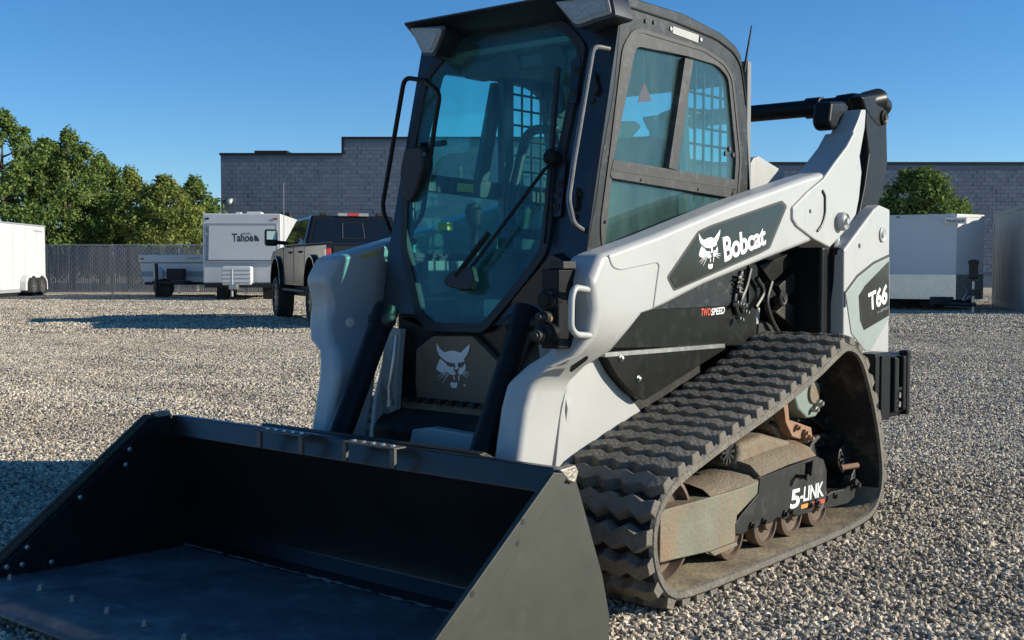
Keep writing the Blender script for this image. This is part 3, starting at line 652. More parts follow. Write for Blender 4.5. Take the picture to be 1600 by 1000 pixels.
# cab floor, seat, controls
P_('cab_floor', box(B(), (-.42, -.68, .80), (.42, .38, .86)), CABIN)
P_('headliner', box(B(), (-.43, -.50, 1.93), (.43, .38, 1.95)), CABIN)
for s in (1, -1): P_('cab_lower_lining', box(B(), (s*.40-.015, -.60, .86), (s*.40+.015, .38, 1.13)), CABIN)
seat = P_('seat', box(B(), (-.25, -.22, 1.0), (.25, .25, 1.14)), SEAT, bev=.05, seg=4)
obj('seat_back', slab(B(), [[(-.23, 1.1), (.23, 1.1), (.22, 1.6), (.15, 1.66), (-.15, 1.66), (-.22, 1.6)]], lambda u, v, t: Vector((u, .12+t+(v-1.1)*.18, v)), 0, .12), SEAT, seat, bev=.04, seg=4)
obj('seat_base', box(B(), (-.2, -.18, .86), (.2, .25, 1.0)), PLAST, seat, bev=.02)
for s in (1, -1):
    a = P_('armrest', box(B(), (s*.31-.04, -.32, 1.12), (s*.31+.04, .12, 1.18)), SEAT, bev=.02)
    j = P_('joystick', tube(B(), [(s*.31, -.40, 1.12), (s*.31, -.415, 1.2), (s*.30, -.42, 1.26)], [.02, .014, .016], 10), RUBBER)
    obj('joystick_grip', tube(B(), [(s*.30, -.415, 1.25), (s*.30, -.425, 1.29), (s*.295, -.435, 1.335), (s*.295, -.445, 1.355)], [.022, .03, .036, .02], 12), SEAT, j)
    bar = [(s*.38, .22, 1.72), (s*.385, .02, 1.70), (s*.37, -.10, 1.40), (s*.33, -.16, 1.25), (s*.10, -.18, 1.23)]
    P_('lap_bar', tube(B(), rnd(bar, .08, 5), .021, 10), RUBBER)
P_('warning_sticker', box(B(), (-.41, -.52, 1.255), (-.405, -.44, 1.285)), DECALY)
st = [on(a, b, 0, -.428) for a, b in ((715, 286), (740, 288), (740, 301), (714, 299))]
bm = B(); bm.faces.new([bm.verts.new(p) for p in st]); P_('warning_sticker', bm, DECALY, smooth=False)
P_('side_console', slab(B(), [[(-.5, 1.0), (-.35, 1.1), (.2, 1.1), (.2, .9), (-.5, .9)]], lambda u, v, t: Vector((t, u, v)), .30, .39), PLAST, bev=.02)
P_('overhead_console', box(B(), (-.36, -.44, 1.86), (.36, -.30, 1.93)), PLAST, bev=.02)
for x in (-.1, .12): P_('overhead_speaker', lathe(B(), [(0, .06), (.01, .055), (.012, .04)], (x, -.445, 1.89), (0, -1, -.3), 18), SEAT)
P_('foot_pedal', box(B(), (.02, -.74, .90), (.12, -.66, .99)), GREENP, bev=.01)
# air tag hanging from the headliner is added later as a thing of its own
P_('antenna', tube(B(), [on(1163, 112, 1, .36), on(1166, 90, 1, .36), on(1174.5, 40, 1, .36)], [.006, .005, .003], 8), RUBBER)

# ---- quick coupler, tilt cylinders, step area at the front
def tilt(s):
    if s > 0: t, b = on(818, 502, 0, .33), on(748, 722, 0, .31)
    else: t, b = on(598, 498, 0, -.33), on(527, 690, 0, -.31)
    c = P_('tilt_cylinder', tube(B(), [t, b], .043, 24), BLACK)
    n = (t-b).normalized()
    obj('cylinder_head', lathe(B(), [(-.03, .046), (.03, .05), (.05, .045), (.055, .03)], t, n, 24), BLACK, c)
    obj('cylinder_pin', lathe(B(), [(-.06, .028), (.055, .028), (.06, .02), (.064, .012)], t-n*.005, (1, -.25, 0) if s < 0 else (-1, -.25, 0), 16), UNDERBLACK, c)
    p = [t+Vector((-s*.07, 0, -.06)), t+Vector((-s*.075, -.02, -.16)), t+Vector((-s*.06, -.03, -.26))]
    P_('hydraulic_line', tube(B(), rnd(p, .05), .009, 8), STEEL); 
    P_('hydraulic_fitting', lathe(B(), [(0, .014), (.03, .014), (.032, .02), (.06, .02)], p[-1], (0, 0, -1), 10), ZINC)
both(tilt)
yy = -.92
f3 = lambda y0: (lambda u, v, t: Vector((u, y0+t, v)))
def YP(y0, pts): return [(on(a, b, 1, y0).x, on(a, b, 1, y0).z) for a, b in pts]
sp = YP(-.80, [(607, 512), (629, 514), (625, 560), (621, 640), (598, 654), (592, 610), (600, 560)])
P_('arm_stop_plate', slab(B(), [sp], f3(-.80), -.01, .02), WHITE, bev=.004)
P_('arm_stop_plate', slab(B(), [[(-a, b) for a, b in sp]], f3(-.80), -.01, .02), WHITE, bev=.004)
P_('front_cross_plate', slab(B(), [YP(-.95, [(644, 671), (670, 668), (741, 680), (735, 716), (636, 706)])], f3(-.95), 0, .05), WHITE, bev=.006)
bm = box(B(), (-.36, -.78, .52), (.36, -.66, .60))
P_('step_plate', bm, RUSTDUST, bev=.006)
bm = B()
for k in range(12): box(bm, (-.33+k*.055, -.80, .595), (-.30+k*.055, -.70, .612))
P_('step_grip', bm, UNDERBLACK)
P_('quick_coupler', PX(-.52, .52, [(-1.24, .14), (-1.20, .14), (-1.20, .50), (-1.30, .55), (-1.33, .545), (-1.25, .48)]), UNDERBLACK, bev=.006)
for s in (1, -1):
    P_('coupler_lug', box(B(), (s*.34-.05, -1.24, .18), (s*.34+.05, -1.0, .46)), BLACK, bev=.01)
    P_('arm_pivot', cyl(B(), (s*.38, -1.12, .40), (s*.52, -1.12, .40), .05, 18), BLACK)

# ---- bucket
BWX = .94
top = SX(-BWX, [(266, 648)])[0]; low = SX(-BWX, [(258, 677)])[0]
prof_in = [(-2.16, .078), (-2.0, .074), (-1.42, .058), (-1.385, .060), (-1.33, .078), (-1.295, .115), (-1.292, .16), (-1.32, .26), (-1.38, .41), (low[0]+.02, low[1])]
prof_out = [(top[0], top[1]), (-1.40, .50), (-1.305, .24), (-1.268, .13), (-1.272, .08), (-1.32, .045), (-2.0, .045), (-2.16, .052)]
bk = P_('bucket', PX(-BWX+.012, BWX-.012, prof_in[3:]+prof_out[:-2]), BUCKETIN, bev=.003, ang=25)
obj('bucket_floor', PX(-BWX+.012, BWX-.012, [(-2.0, .074), (-1.36, .0585), (-1.36, .04), (-2.0, .045)]), BUCKETFLOOR, bk)
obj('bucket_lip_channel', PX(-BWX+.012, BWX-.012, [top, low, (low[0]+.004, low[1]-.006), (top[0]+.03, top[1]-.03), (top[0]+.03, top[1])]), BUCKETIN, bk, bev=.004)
obj('cutting_edge', PX(-BWX-.01, BWX+.01, [(-2.245, .052), (-2.235, .062), (-2.17, .082), (-1.995, .0795), (-1.995, .045), (-2.24, .045)]), BUCKETFLOOR, bk, bev=.002)
sidep = [(-1.427, .566), (-1.518, .560), (-2.14, .10), (-2.17, .05), (-2.0, .03), (-1.30, .03), (-1.25, .05), (-1.248, .12), (-1.282, .24), (-1.395, .50)]
for s in (1, -1):
    p = obj('side_plate', mirx(PX(BWX-.014, BWX, sidep), s), BUCKETOUT, bk, bev=.003)
    cut = [(-1.45, .555), (-1.522, .566), (-2.165, .095), (-2.19, .05), (-2.08, .05), (-1.94, .16)]
    c = obj('side_cutter', mirx(PX(BWX, BWX+.012, cut), s), BUCKETOUT, p, bev=.003) if False else None
    sc = obj('side_cutter', mirx(PX(BWX, BWX+.012, cut), s), BUCKETOUT, bk, bev=.003)
    obj('inner_shade_sheet', mirx(PX(BWX-.018, BWX-.0145, [(-1.43, .556), (-1.512, .553), (-2.12, .098), (-2.1, .06), (-1.30, .05), (-1.27, .11)]), s), BUCKETIN, bk)  # added thin sheet that puts the inside shade into the plate's colour
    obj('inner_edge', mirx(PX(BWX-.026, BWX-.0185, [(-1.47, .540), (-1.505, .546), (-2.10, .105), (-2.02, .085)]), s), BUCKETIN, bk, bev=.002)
    obj('worn_corner', mirx(PX(BWX-.016, BWX+.014, [(-1.415, .555), (-1.43, .574), (-1.50, .570), (-1.46, .535), (-1.43, .525)]), s), BARESTEEL, bk, bev=.004)
    for a, b in ((817, 815), (809, 849), (738, 928)):
        q = on(a, b, 0, .952); q.x *= s
        obj('bolt_hole', lathe(B(), [(-.002, .008), (.001, .008)], q, (s, 0, 0), 12), RUBBER, bk)
for a, b in ((202, 702), (196, 726), (125, 777), (42, 855), (10, 886), (34, 882), (80, 878)):
    q = on(a, b, 0, -.913); obj('bolt', lathe(B(), [(0, .009), (.005, .009), (.007, .005)], q, (1, 0, 0), 10), ZINC, bk)
rw = random.Random(4)
for yb_, zb_2 in ((-1.372, .060), (-1.283, .20)):
    if zb_2 > .1: continue
    wpts = [(-.92+1.84*k/90, yb_+rw.uniform(-.003, .003), zb_2+rw.uniform(-.001, .002)) for k in range(91)]
    obj('weld_bead', tube(B(), wpts, [.006+rw.uniform(-.002, .003) for _ in wpts], 6), BUCKETFLOOR, bk)
for s in (1, -1):
    wpts = [(s*.918, -2.0+.66*k/40, .071-.014*k/40+rw.uniform(-.001, .002)) for k in range(41)]
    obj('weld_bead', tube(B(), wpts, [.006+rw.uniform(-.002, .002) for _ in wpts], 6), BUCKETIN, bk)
for k in range(10):
    x = -.875+k*.194
    bb = lathe(B(), [(0, .013), (.004, .013), (.0042, .0105), (.013, .0105), (.0132, .007), (.019, .007), (.020, .005)], (x, -2.075, .079), (0, 0, 1), 6)
    obj('cutting_edge_bolt', bb, ZINC, bk, smooth=False)
for a0, a1, p0 in ((407, 478, 680), (540, 622, 698)):
    xa, xb = on(a0, p0, 1, -1.47).x, on(a1, p0+12, 1, -1.47).x
    zt = top[1]+.008; br = B()
    box(br, (xa, -1.487, zt-.006), (xb, -1.435, zt))
    for x in (xa, xb-.02): box(br, (x, -1.487, low[1]+.012), (x+.02, -1.475, zt-.006))
    st = obj('step_bracket', br, mat('worn_step_steel', (.085, .08, .07), .55, metal=.2, var=.4, scale=30), bk, bev=.002)
    for i in range(5):
        for j in range(1):
            lx = xa+.03+(xb-xa-.06)*i/4
            obj('grip_stud', lathe(B(), [(0, .008), (.005, .007), (.006, .004)], (lx, -1.461, zt), (0, 0, 1), 8), STEEL, st)

# ---- tracks
TX0, TX1 = .45, .87
path = [(-.70, .030), (0, .022), (.62, .030), (.80, .055), (.885, .12), (.915, .22), (.865, .42), (.765, .62), (.68, .735), (.60, .785), (.51, .800), (.42, .775), (.25, .713), (-.12, .607), (-.55, .503), (-.79, .43), (-.86, .385), (-.905, .325), (-.92, .24), (-.895, .145), (-.84, .075), (-.78, .042)]
def crom(P, per=10):
    n = len(P); out = []
    for i in range(n):
        p0, p1, p2, p3 = (Vector(P[(i+k-1) % n]) for k in range(4))
        t0 = 0; t1 = t0+(p1-p0).length**.5; t2 = t1+(p2-p1).length**.5; t3 = t2+(p3-p2).length**.5
        for k in range(per):
            t = t1+(t2-t1)*k/per
            a1 = p0*(t1-t)/(t1-t0)+p1*(t-t0)/(t1-t0); a2 = p1*(t2-t)/(t2-t1)+p2*(t-t1)/(t2-t1); a3 = p2*(t3-t)/(t3-t2)+p3*(t-t2)/(t3-t2)
            b1 = a1*(t2-t)/(t2-t0)+a2*(t-t0)/(t2-t0); b2 = a2*(t3-t)/(t3-t1)+a3*(t-t1)/(t3-t1)
            out.append(b1*(t2-t)/(t2-t1)+b2*(t-t1)/(t2-t1))
    return out
fine = crom(path, 12)
def resample(P, n):
    P = P+[P[0]]; d = [0]
    for a, b in zip(P, P[1:]): d.append(d[-1]+(b-a).length)
    out = []; j = 0
    for k in range(n):
        s = d[-1]*k/n
        while d[j+1] < s: j += 1
        out.append(P[j].lerp(P[j+1], (s-d[j])/(d[j+1]-d[j])))
    return out
NL = 49
ring = resample(fine, NL*4)
def nrm(i):
    n = len(ring); t = (ring[(i+1) % n]-ring[i-1]).normalized(); return Vector((t.y, -t.x)), t       # path runs so that this points outwards
TH = .034
def lug_mesh(sd):
    rj = random.Random(sd); bm = B(); K = 10; rows = []
    W = TX1-TX0-.004
    for k in range(K+1):
        b = -W/2 + W*k/K; z = (.0105 if k % 2 else -.0105)
        e = 1 if 0 < k < K else .75
        wd = .036*e; tp = .027*e; h = .036*(1 if 0 < k < K else .8)
        j1, j2, j3 = rj.uniform(-.0035, .0035), rj.uniform(-.0035, .0035), rj.uniform(-.004, .001)
        rows.append([bm.verts.new((b, z-wd, -.004)), bm.verts.new((b*.996, z-tp+j1, h+j3)), bm.verts.new((b*.996, z+tp+j2, h+j3)), bm.verts.new((b, z+wd, -.004))])
    for a, c in zip(rows, rows[1:]):
        for k in range(3): bm.faces.new((a[k], a[k+1], c[k+1], c[k]))
    bm.faces.new(rows[0]); bm.faces.new(rows[-1])
    return bm
lugs = []; guide0 = None
for s in (1, -1):
    tr = bpy.data.objects.new('track', None); C.objects.link(tr); tr.parent = LOADER
    bm = B(); R = []
    for i, p in enumerate(ring):
        n, t = nrm(i); q = p-n*TH
        wob = .0
        R.append([bm.verts.new((x, v.x, v.y)) for x, v in ((TX0, p), (TX1-.012, p), (TX1, p-n*.010), (TX1, q+n*.004), (TX1-.012, q), (TX0, q))])
    for p, a, b in zip(ring, R, R[1:]+R[:1]):
        for k in range(6):
            f = bm.faces.new((a[k], b[k], b[(k+1) % 6], a[(k+1) % 6])); f.material_index = (1 if p.y < .13 else 3) if k == 4 else 2 if k in (1, 2, 3) else 0
    mirx(bm, s); belt = obj('track_belt', bm, [BELTM, TRACKI, TRACKR, BELTM], tr)
    for k in range(NL):
        i = k*4; n, t = nrm(i); p = ring[i]
        M = Matrix(((1, 0, 0, s*(TX0+TX1)/2), (0, t.x, n.x, p.x), (0, t.y, n.y, p.y), (0, 0, 0, 1)))
        if len(lugs) < 6: lo = obj('tread_lug', lug_mesh(len(lugs)), TRACKR, tr, bev=.004, seg=2, ang=25); lugs.append(lo); lo.matrix_local = M
        else: like(lugs[(k*5+k//3) % 6], tr, M)
        q = p-n*TH
        if guide0 is None:
            g = B(); slab(g, [[(-.02, 0), (.02, 0), (.010, .045), (-.010, .045)]], lambda u, v, t_: Vector((t_, u, -v)), -.03, .03)
            guide0 = obj('guide_lug', g, BELTM, tr)
        G = Matrix(((1, 0, 0, s*.63), (0, t.x, n.x, q.x), (0, t.y, n.y, q.y), (0, 0, 0, 1)))
        (guide0 if (k == 0 and s == 1) else like(guide0, tr)).matrix_local = G
    # undercarriage
    ux = .80
    def S(pts, x=ux): return SX(x, pts)
    uc = bpy.data.objects.new('undercarriage', None); C.objects.link(uc); uc.parent = LOADER
    def U(name, bm, m, **k): return obj(name, mirx(bm, s), m, uc, **k)
    fr = S([(1031, 880), (1032, 806), (1040, 796), (1078, 786), (1100, 780), (1154, 764), (1186, 752), (1184, 772), (1152, 806), (1149, 845), (1147, 850), (1110, 862)])
    U('idler_frame', PX(.60, ux, fr), RUST, bev=.005)
    U('idler_flange', PX(ux-.004, ux+.012, S([(1105, 862), (1147, 846), (1148, 852), (1112, 868)])), RUST, bev=.002)
    bp = S([(1187, 746), (1275, 713), (1286, 718), (1291, 735), (1290, 779), (1280, 795), (1275, 787), (1268, 800), (1245, 806), (1238, 803), (1226, 812), (1214, 808), (1203, 818), (1192, 814), (1180, 826), (1172, 825), (1160, 835), (1149, 834), (1149, 818), (1156, 806), (1184, 772)])
    hl = S([(1249, 727), (1269, 720), (1267, 744), (1247, 751)])
    U('frame_plate', PX(ux-.02, ux+.003, bp, rnd2(hl, .008)), UNDERBLACK, bev=.003)
    U('frame_core', PX(.58, ux-.021, S([(1187, 746), (1275, 713), (1289, 735), (1288, 776), (1184, 800)])), UNDERBLACK)
    # brown covers over the roller frame: loft from outer edge up and inwards
    a = S([(1110, 776), (1186, 752), (1187, 745), (1275, 712), (1290, 732)])
    cov = B(); rows = []
    for x, dz in ((ux+.001, 0), (ux-.03, .028), (ux-.09, .045), (ux-.17, .05), (ux-.20, .01)):
        rows.append([cov.verts.new((x, yy_, zz_+dz*(.75 if j < 2 else 1.15))) for j, (yy_, zz_) in enumerate([a[0], a[1], a[2], ((a[2][0]+a[3][0])/2, (a[2][1]+a[3][1])/2+.006), a[3], a[4]])])
    for r0, r1 in zip(rows, rows[1:]):
        for j in range(len(r0)-1): cov.faces.new((r0[j], r0[j+1], r1[j+1], r1[j]))
    U('frame_cover', cov, RUSTDUST, ang=50)
    U('cover_rib', tube(B(), [on(1187, 746, 0, ux+.002), on(1187, 746, 0, ux+.002)+Vector((-.04, 0, .036)), on(1187, 746, 0, ux+.002)+Vector((-.12, 0, .052))], .008, 6), RUSTDUST)
    cf = [(ux-.02, 0), (ux-.17, 0)]
    tb = S([(1157, 694), (1198, 678), (1266, 697), (1280, 712), (1180, 748), (1150, 735)], .72)
    U('torsion_cover', PX(.52, .72, tb), RUSTDUST, bev=.03, seg=3)
    if s > 0:
        text_px('5', [(1234, 796), (1249, 792), (1251, 762), (1237, 766)], fx(ux+.005), 'lettering', DECALW, uc, .03)
        text_px('-LINK', [(1250, 785), (1287, 775), (1287, 752), (1252, 762)], fx(ux+.005), 'lettering', DECALW, uc, .02, .95)
        for (p0, p1, m) in ((1250, 1268, DECALO), (1268, 1287, DECALR)):
            st = [(p0, 795-(p0-1250)*.27), (p1, 795-(p1-1250)*.27), (p1, 789-(p1-1250)*.27), (p0, 789-(p0-1250)*.27)]
            obj('decal_stripe', PX(ux+.003, ux+.005, S(st)), m, uc)
        q0 = [on(a_, b_, 0, ux-.06) for a_, b_ in ((1229, 704), (1255, 697), (1263, 709), (1240, 720))]
        bm = B(); bm.faces.new([bm.verts.new(v+Vector((.0, 0, .0))) for v in q0]); obj('warning_sticker', bm, DECALO, uc, smooth=False)
    q = on(1246, 744, 0, ux+.01); 
    bm = lathe(B(), [(-.01, .008), (.03, .008), (.032, .013), (.045, .013)], q, (1, 0, 0), 8); U('grease_fitting', bm, UNDERBLACK)
    for a_, b_ in ((1120, 862), (1145, 858), (1192, 842), (1233, 825), (1272, 810)):
        pass
    zc = .148; 
    for j, (a_, b_) in enumerate(((1138, 868), (1192, 847), (1233, 830), (1273, 813))):
        yq = on(a_, b_, 0, .76).y
        prof = [(-.20, .06), (-.20, .092), (-.165, .094), (-.15, .06), (-.06, .055), (-.045, .094), (-.004, .092), (0, .075), (-.012, .07), (-.012, .03), (.01, .03), (.012, .02)]
        bm = lathe(B(), prof, (.775, yq, zc), (1, 0, 0), 26); r = obj('roller', mirx(bm, s), ROLLER, uc)
        for dy in (-.085, .085):
            if j == 0 and dy < 0: continue
            q = Vector((ux+.003, yq+dy, .17)); bm = lathe(B(), [(0, .014), (.008, .014), (.009, .009), (.018, .009)], q, (1, 0, 0), 6); obj('bolt', mirx(bm, s), UNDERBLACK, uc)
    bm = lathe(B(), [(-.20, .12), (-.20, .185), (-.16, .19), (-.14, .14), (-.05, .14), (-.03, .19), (0, .185), (.003, .17), (-.03, .16), (-.03, .05), (0, .05)], (.765, -.69, .24), (1, 0, 0), 36); obj('front_idler', mirx(bm, s), ROLLER, uc)
    bm = lathe(B(), [(-.10, .10), (-.10, .165), (-.07, .17), (-.03, .17), (0, .165), (.003, .15), (-.02, .14), (-.02, .05), (.0, .05)], (.68, .69, .235), (1, 0, 0), 36); obj('rear_idler', mirx(bm, s), UNDERBLACK, uc)
    # sprocket and drive motor high at the rear
    bm = B(); n = 26
    lathe(bm, [(-.02, .06), (-.02, .17), (.02, .17), (.02, .06)], (.60, .50, .615), (1, 0, 0), 40); obj('sprocket', mirx(bm, s), UNDERBLACK, uc)
    bm = lathe(B(), [(-.1, .12), (-.02, .12), (0, .10), (.03, .10), (.04, .06), (.055, .05)], (.60, .50, .615), (1, 0, 0), 28); obj('drive_motor', mirx(bm, s), BLACK, uc)
    mo = S([(1246, 590), (1258, 584), (1268, 594), (1270, 612), (1283, 622), (1287, 634), (1275, 652), (1262, 654), (1248, 640), (1240, 615)], .70)
    U('motor_housing', PX(.60, .70, mo), GREENP, bev=.012)
    mb = S([(1223, 622), (1230, 618), (1234, 656), (1246, 660), (1268, 668), (1270, 684), (1262, 692), (1258, 680), (1250, 686), (1238, 682), (1228, 660)], .71)
    U('motor_bracket', PX(.66, .71, mb), RUSTORANGE, bev=.004)
    bb = S([(1205, 640), (1222, 630), (1236, 690), (1292, 732), (1300, 745), (1288, 742), (1220, 690), (1206, 670)], .66)
    U('support_beam', PX(.56, .66, bb), RUSTDUST, bev=.006)
    bb = S([(1270, 694), (1308, 696), (1318, 690), (1330, 712), (1332, 730), (1300, 745), (1292, 730)], .66)
    U('rear_bracket', PX(.58, .66, bb), UNDERBLACK, bev=.01)
    # rear toothed cap and bracket arm
    for (a_, b_, rr) in ((1319, 716, .062), (1136, 706, .05)):
        q = on(a_, b_, 0, .74); bm = B()
        lathe(bm, [(-.10, rr*.75), (-.02, rr), (0, rr), (.004, rr*.85), (-.006, rr*.8), (-.006, rr*.3), (.004, rr*.28)], q, (1, 0, 0), 26)
        for k in range(10):
            an = k*math.tau/10; d = Vector((0, math.cos(an), math.sin(an))); e = Vector((0, -math.sin(an), math.cos(an)))
            vs = [bm.verts.new(q+d*r_+e*w_+Vector((x_, 0, 0))) for x_ in (-.004, .006) for r_, w_ in ((rr*.3, -.004), (rr*.9, -.006), (rr*.9, .006), (rr*.3, .004))]
            for f in ((4, 5, 6, 7), (0, 1, 5, 4), (1, 2, 6, 5), (2, 3, 7, 6), (3, 0, 4, 7)): bm.faces.new([vs[i] for i in f])
        obj('hub_cap', mirx(bm, s), UNDERBLACK, uc)
    U('tension_arm', PX(.66, .78, S([(1290, 775), (1300, 768), (1318, 764), (1330, 745), (1337, 730), (1338, 775), (1325, 787), (1290, 796), (1282, 796)], .78)), UNDERBLACK, bev=.006)
    U('tension_pin', tube(B(), [on(1314, 731, 0, .76), on(1340, 727, 0, .80)], .012, 10), RUSTORANGE)
    U('tension_bolt', lathe(B(), [(-.02, .022), (.01, .022), (.012, .014), (.03, .014)], on(1328, 752, 0, .79), (1, 0, 0), 8), UNDERBLACK)
    U('tension_bolt', lathe(B(), [(-.02, .018), (.01, .018), (.012, .012), (.02, .012)], on(1337, 757, 0, .79), (1, 0, 0), 8), UNDERBLACK)
for s in (1, -1):
    for i_, (pts, r_) in enumerate((([(1228, 640), (1236, 655), (1262, 660), (1290, 650), (1310, 640)], .012), ([(1250, 640), (1276, 660), (1300, 680), (1316, 690)], .010), ([(1205, 660), (1226, 672), (1246, 690), (1280, 690)], .009))):
        p_ = [on(a, b, 0, .62+.02*i_) for a, b in pts]
        for v_ in p_: v_.x *= s
        P_('drive_hose', tube(B(), rnd(p_, .05, 4), r_, 8), HOSE)
    for a, b, r_ in ((1256, 676, .014), (1264, 684, .012), (1244, 668, .013), (1279, 630, .016), (1262, 600, .014), (1272, 640, .012)):
        q = on(a, b, 0, .712); q.x *= s
        P_('bolt', lathe(B(), [(-.02, r_), (.012, r_), (.013, r_*.6), (.022, r_*.6)], q, (s, 0, 0), 6), RUSTORANGE if b > 660 else ZINC, smooth=False)
    q = on(1256, 612, 0, .66); q.x *= s
    P_('motor_flange', lathe(B(), [(-.04, .085), (0, .085), (.004, .07), (.03, .066), (.034, .05), (.05, .045)], q, (s, 0, 0), 22), RUSTDUST)
    for k_ in range(3):
        p_ = [on(1197+k_*22, 690+k_*3, 0, .70-.01*k_), on(1202+k_*22, 712+k_*3, 0, .765)]
        for v_ in p_: v_.x *= s; v_.z += .012
    q = on(1292, 700, 0, .66); q.x *= s
    P_('grease_tensioner', lathe(B(), [(-.02, .05), (.10, .05), (.105, .035), (.14, .03)], q, (0, 1, -.1), 18), UNDERBLACK)
    P_('inner_wall', mirx(PX(.453, .47, [(-.6, .12), (.6, .12), (.6, .62), (.1, .52), (-.6, .36)]), s), UNDERBLACK)
# red card hanging in the cab
td = [on(a, b, 0, .43) for a, b in ((1005, 128), (1017, 158), (996, 160))]
bm = B(); slab(bm, [[(p.y, p.z) for p in td]], lambda u, v, t: Vector((.43+t, u, v)), 0, .004)
tg = obj('hanging_card', bm, REDTAG); tag(tg, 'small red triangular card hanging inside the upper side window of the loader cab', 'hang tag')
tt = (td[0]); b2 = B(); tube(b2, [(.432, tt.y, tt.z-.004), (.432, tt.y, 1.931)], .002, 5); obj('cord', b2, RUBBER, tg)

# ================================================================== THE LOT BEHIND
def A3(r, d): return BG(r, d)
VW = mat('trailer_white', (.60, .60, .585), .4, var=.04, scale=1.5, dirt=(.5, .49, .46), damt=.1, dscale=2, coat=.2)
VG = mat('trailer_grey_trim', (.30, .32, .34), .5, var=.1)
TYRE = mat('tyre_rubber', (.018, .018, .018), .8, var=.3, scale=8)
RIM = mat('wheel_rim', (.35, .35, .35), .35, metal=.8, var=.2)
DARKRIM = mat('dark_wheel_rim', (.03, .03, .03), .35, metal=.5, var=.2)
CHASSIS = mat('chassis_black', (.01, .01, .01), .6, var=.2)
TRUCKP = mat('truck_graphite_paint', (.012, .012, .0115), .2, metal=0, var=.05, spec=.3, coat=.22, rvar=.02)
TGLASS = mat('dark_car_glass', (.006, .008, .010), .04, var=.1, spec=.8, rvar=.02)
TAILR = mat('tail_light_red', (.45, .01, .012), .2, var=.1, coat=1)
TAILW = mat('tail_light_clear', (.3, .29, .28), .2, var=.1, coat=1)
ALU = mat('polished_aluminium', (.55, .54, .52), .28, metal=.9, var=.12, scale=3, bump=.02, bscale=4)

def wheel(parent, c, r, wdt, ax, rimm, name='wheel'):
    """c: centre of the outer face, ax: outward axis in the parent's frame"""
    k = r
    bm = lathe(B(), [(-wdt, k*.62), (-wdt, k*.93), (-wdt*.85, k), (-wdt*.15, k), (0, k*.93), (.002, k*.66), (-.02, k*.62)], c, ax, 32)
    w = obj(name, bm, TYRE, parent)
    bm = lathe(B(), [(-.06, k*.62), (-.012, k*.62), (-.01, k*.56), (-.05, k*.5), (-.045, k*.2), (-.015, k*.17), (-.012, k*.08)], c, ax, 28)
    ri = obj('rim', bm, rimm, w)
    axv = Vector(ax).normalized(); s = axv.orthogonal().normalized(); t = axv.cross(s); bm = B(); c = Vector(c)
    for j in range(8):
        a = j*math.tau/8; d = s*math.cos(a)+t*math.sin(a); e = axv.cross(d)
        v = [bm.verts.new(c+d*rr+e*ww-axv*h) for rr, ww, h in ((k*.15, .02*k/.4, .016), (k*.15, -.02*k/.4, .016), (k*.56, -.035*k/.4, .014), (k*.56, .035*k/.4, .014))]
        bm.faces.new(v)
    if k > .3: obj('spoke', bm, rimm, ri, smooth=False)
    return w
# ---- pickup truck (local: x right, y forward, z up; rear bumper at y=0)
rear = BPX(484, 21.3); front = BPX(426, 25.2)
dv = (front-rear); hd = math.atan2(dv.y, dv.x)-math.pi/2
TRK = root('pickup_truck', 'dark graphite crew cab pickup truck parked with its tailgate towards the loader', 'pickup truck', (0, 0, 0), hd)
Mr = Matrix.Rotation(hd, 4, 'Z')
TRK.location = rear-(Mr @ Vector((-1.04, 1.22, 0)))
def T(name, bm, m, parent=TRK, **k): return obj(name, bm, m, parent, **k)
def TX(x0, x1, pts, *h): return slab(B(), [pts]+list(h), xf, x0, x1)
def arch(yc, r, z0, n=9): return [(yc-r*math.cos(math.pi*k/n), z0+r*.98*math.sin(math.pi*k/n)) for k in range(n+1)]
RW, FW, WR = 1.22, 5.05, .45
low_z = .72
body = [(-.02, low_z+.05)] + [(.62, low_z)] + arch(RW, .57, low_z) + [(1.95, low_z), (4.35, low_z)] + arch(FW, .57, low_z) + [(5.75, low_z+.05), (5.95, .95), (5.93, 1.32), (5.7, 1.43), (4.62, 1.50), (4.45, 1.50), (2.02, 1.50), (2.0, 1.50), (0, 1.50)]
tb = T('body', TX(-.98, .98, body), TRUCKP, bev=.05, seg=3, ang=40)
bmv = B()                                                     # cab above the belt line, tapering inwards
zb, zt2 = 1.50, 2.08
xb, xt = .97, .80
rowsb = [(2.02, zb, xb), (4.62, zb, xb)]; rowst = [(2.20, zt2-.02, xt), (2.6, zt2, xt), (3.5, zt2, xt), (3.82, zt2-.03, xt)]
L1 = [bmv.verts.new(p) for p in ((-xb, 2.02, zb), (-xb, 4.62, zb), (xb, 4.62, zb), (xb, 2.02, zb))]
L2 = [bmv.verts.new(p) for p in ((-xt, 2.24, zt2), (-xt, 3.80, zt2-.02), (xt, 3.80, zt2-.02), (xt, 2.24, zt2))]
for k in range(4): bmv.faces.new((L1[k], L1[(k+1) % 4], L2[(k+1) % 4], L2[k]))
bmv.faces.new(L2); bmv.faces.new(list(reversed(L1)))
T('cab', bmv, TRUCKP, bev=.06, seg=3)
def quadp(p, off=.004):
    a, b, c, d = [Vector(x) for x in p]; n = (b-a).cross(d-a).normalized()
    bm = B(); v0 = [bm.verts.new(x+n*off) for x in (a, b, c, d)]; v1 = [bm.verts.new(x-n*.02) for x in (a, b, c, d)]
    bm.faces.new(v0); bm.faces.new(list(reversed(v1)))
    for k in range(4): bm.faces.new((v0[k], v0[(k+1) % 4], v1[(k+1) % 4], v1[k]))
    return bm
lerp = lambda a, b, t: Vector(a).lerp(Vector(b), t)
def onface(c00, c10, c11, c01, u, v): return lerp(lerp(c00, c10, u), lerp(c01, c11, u), v)
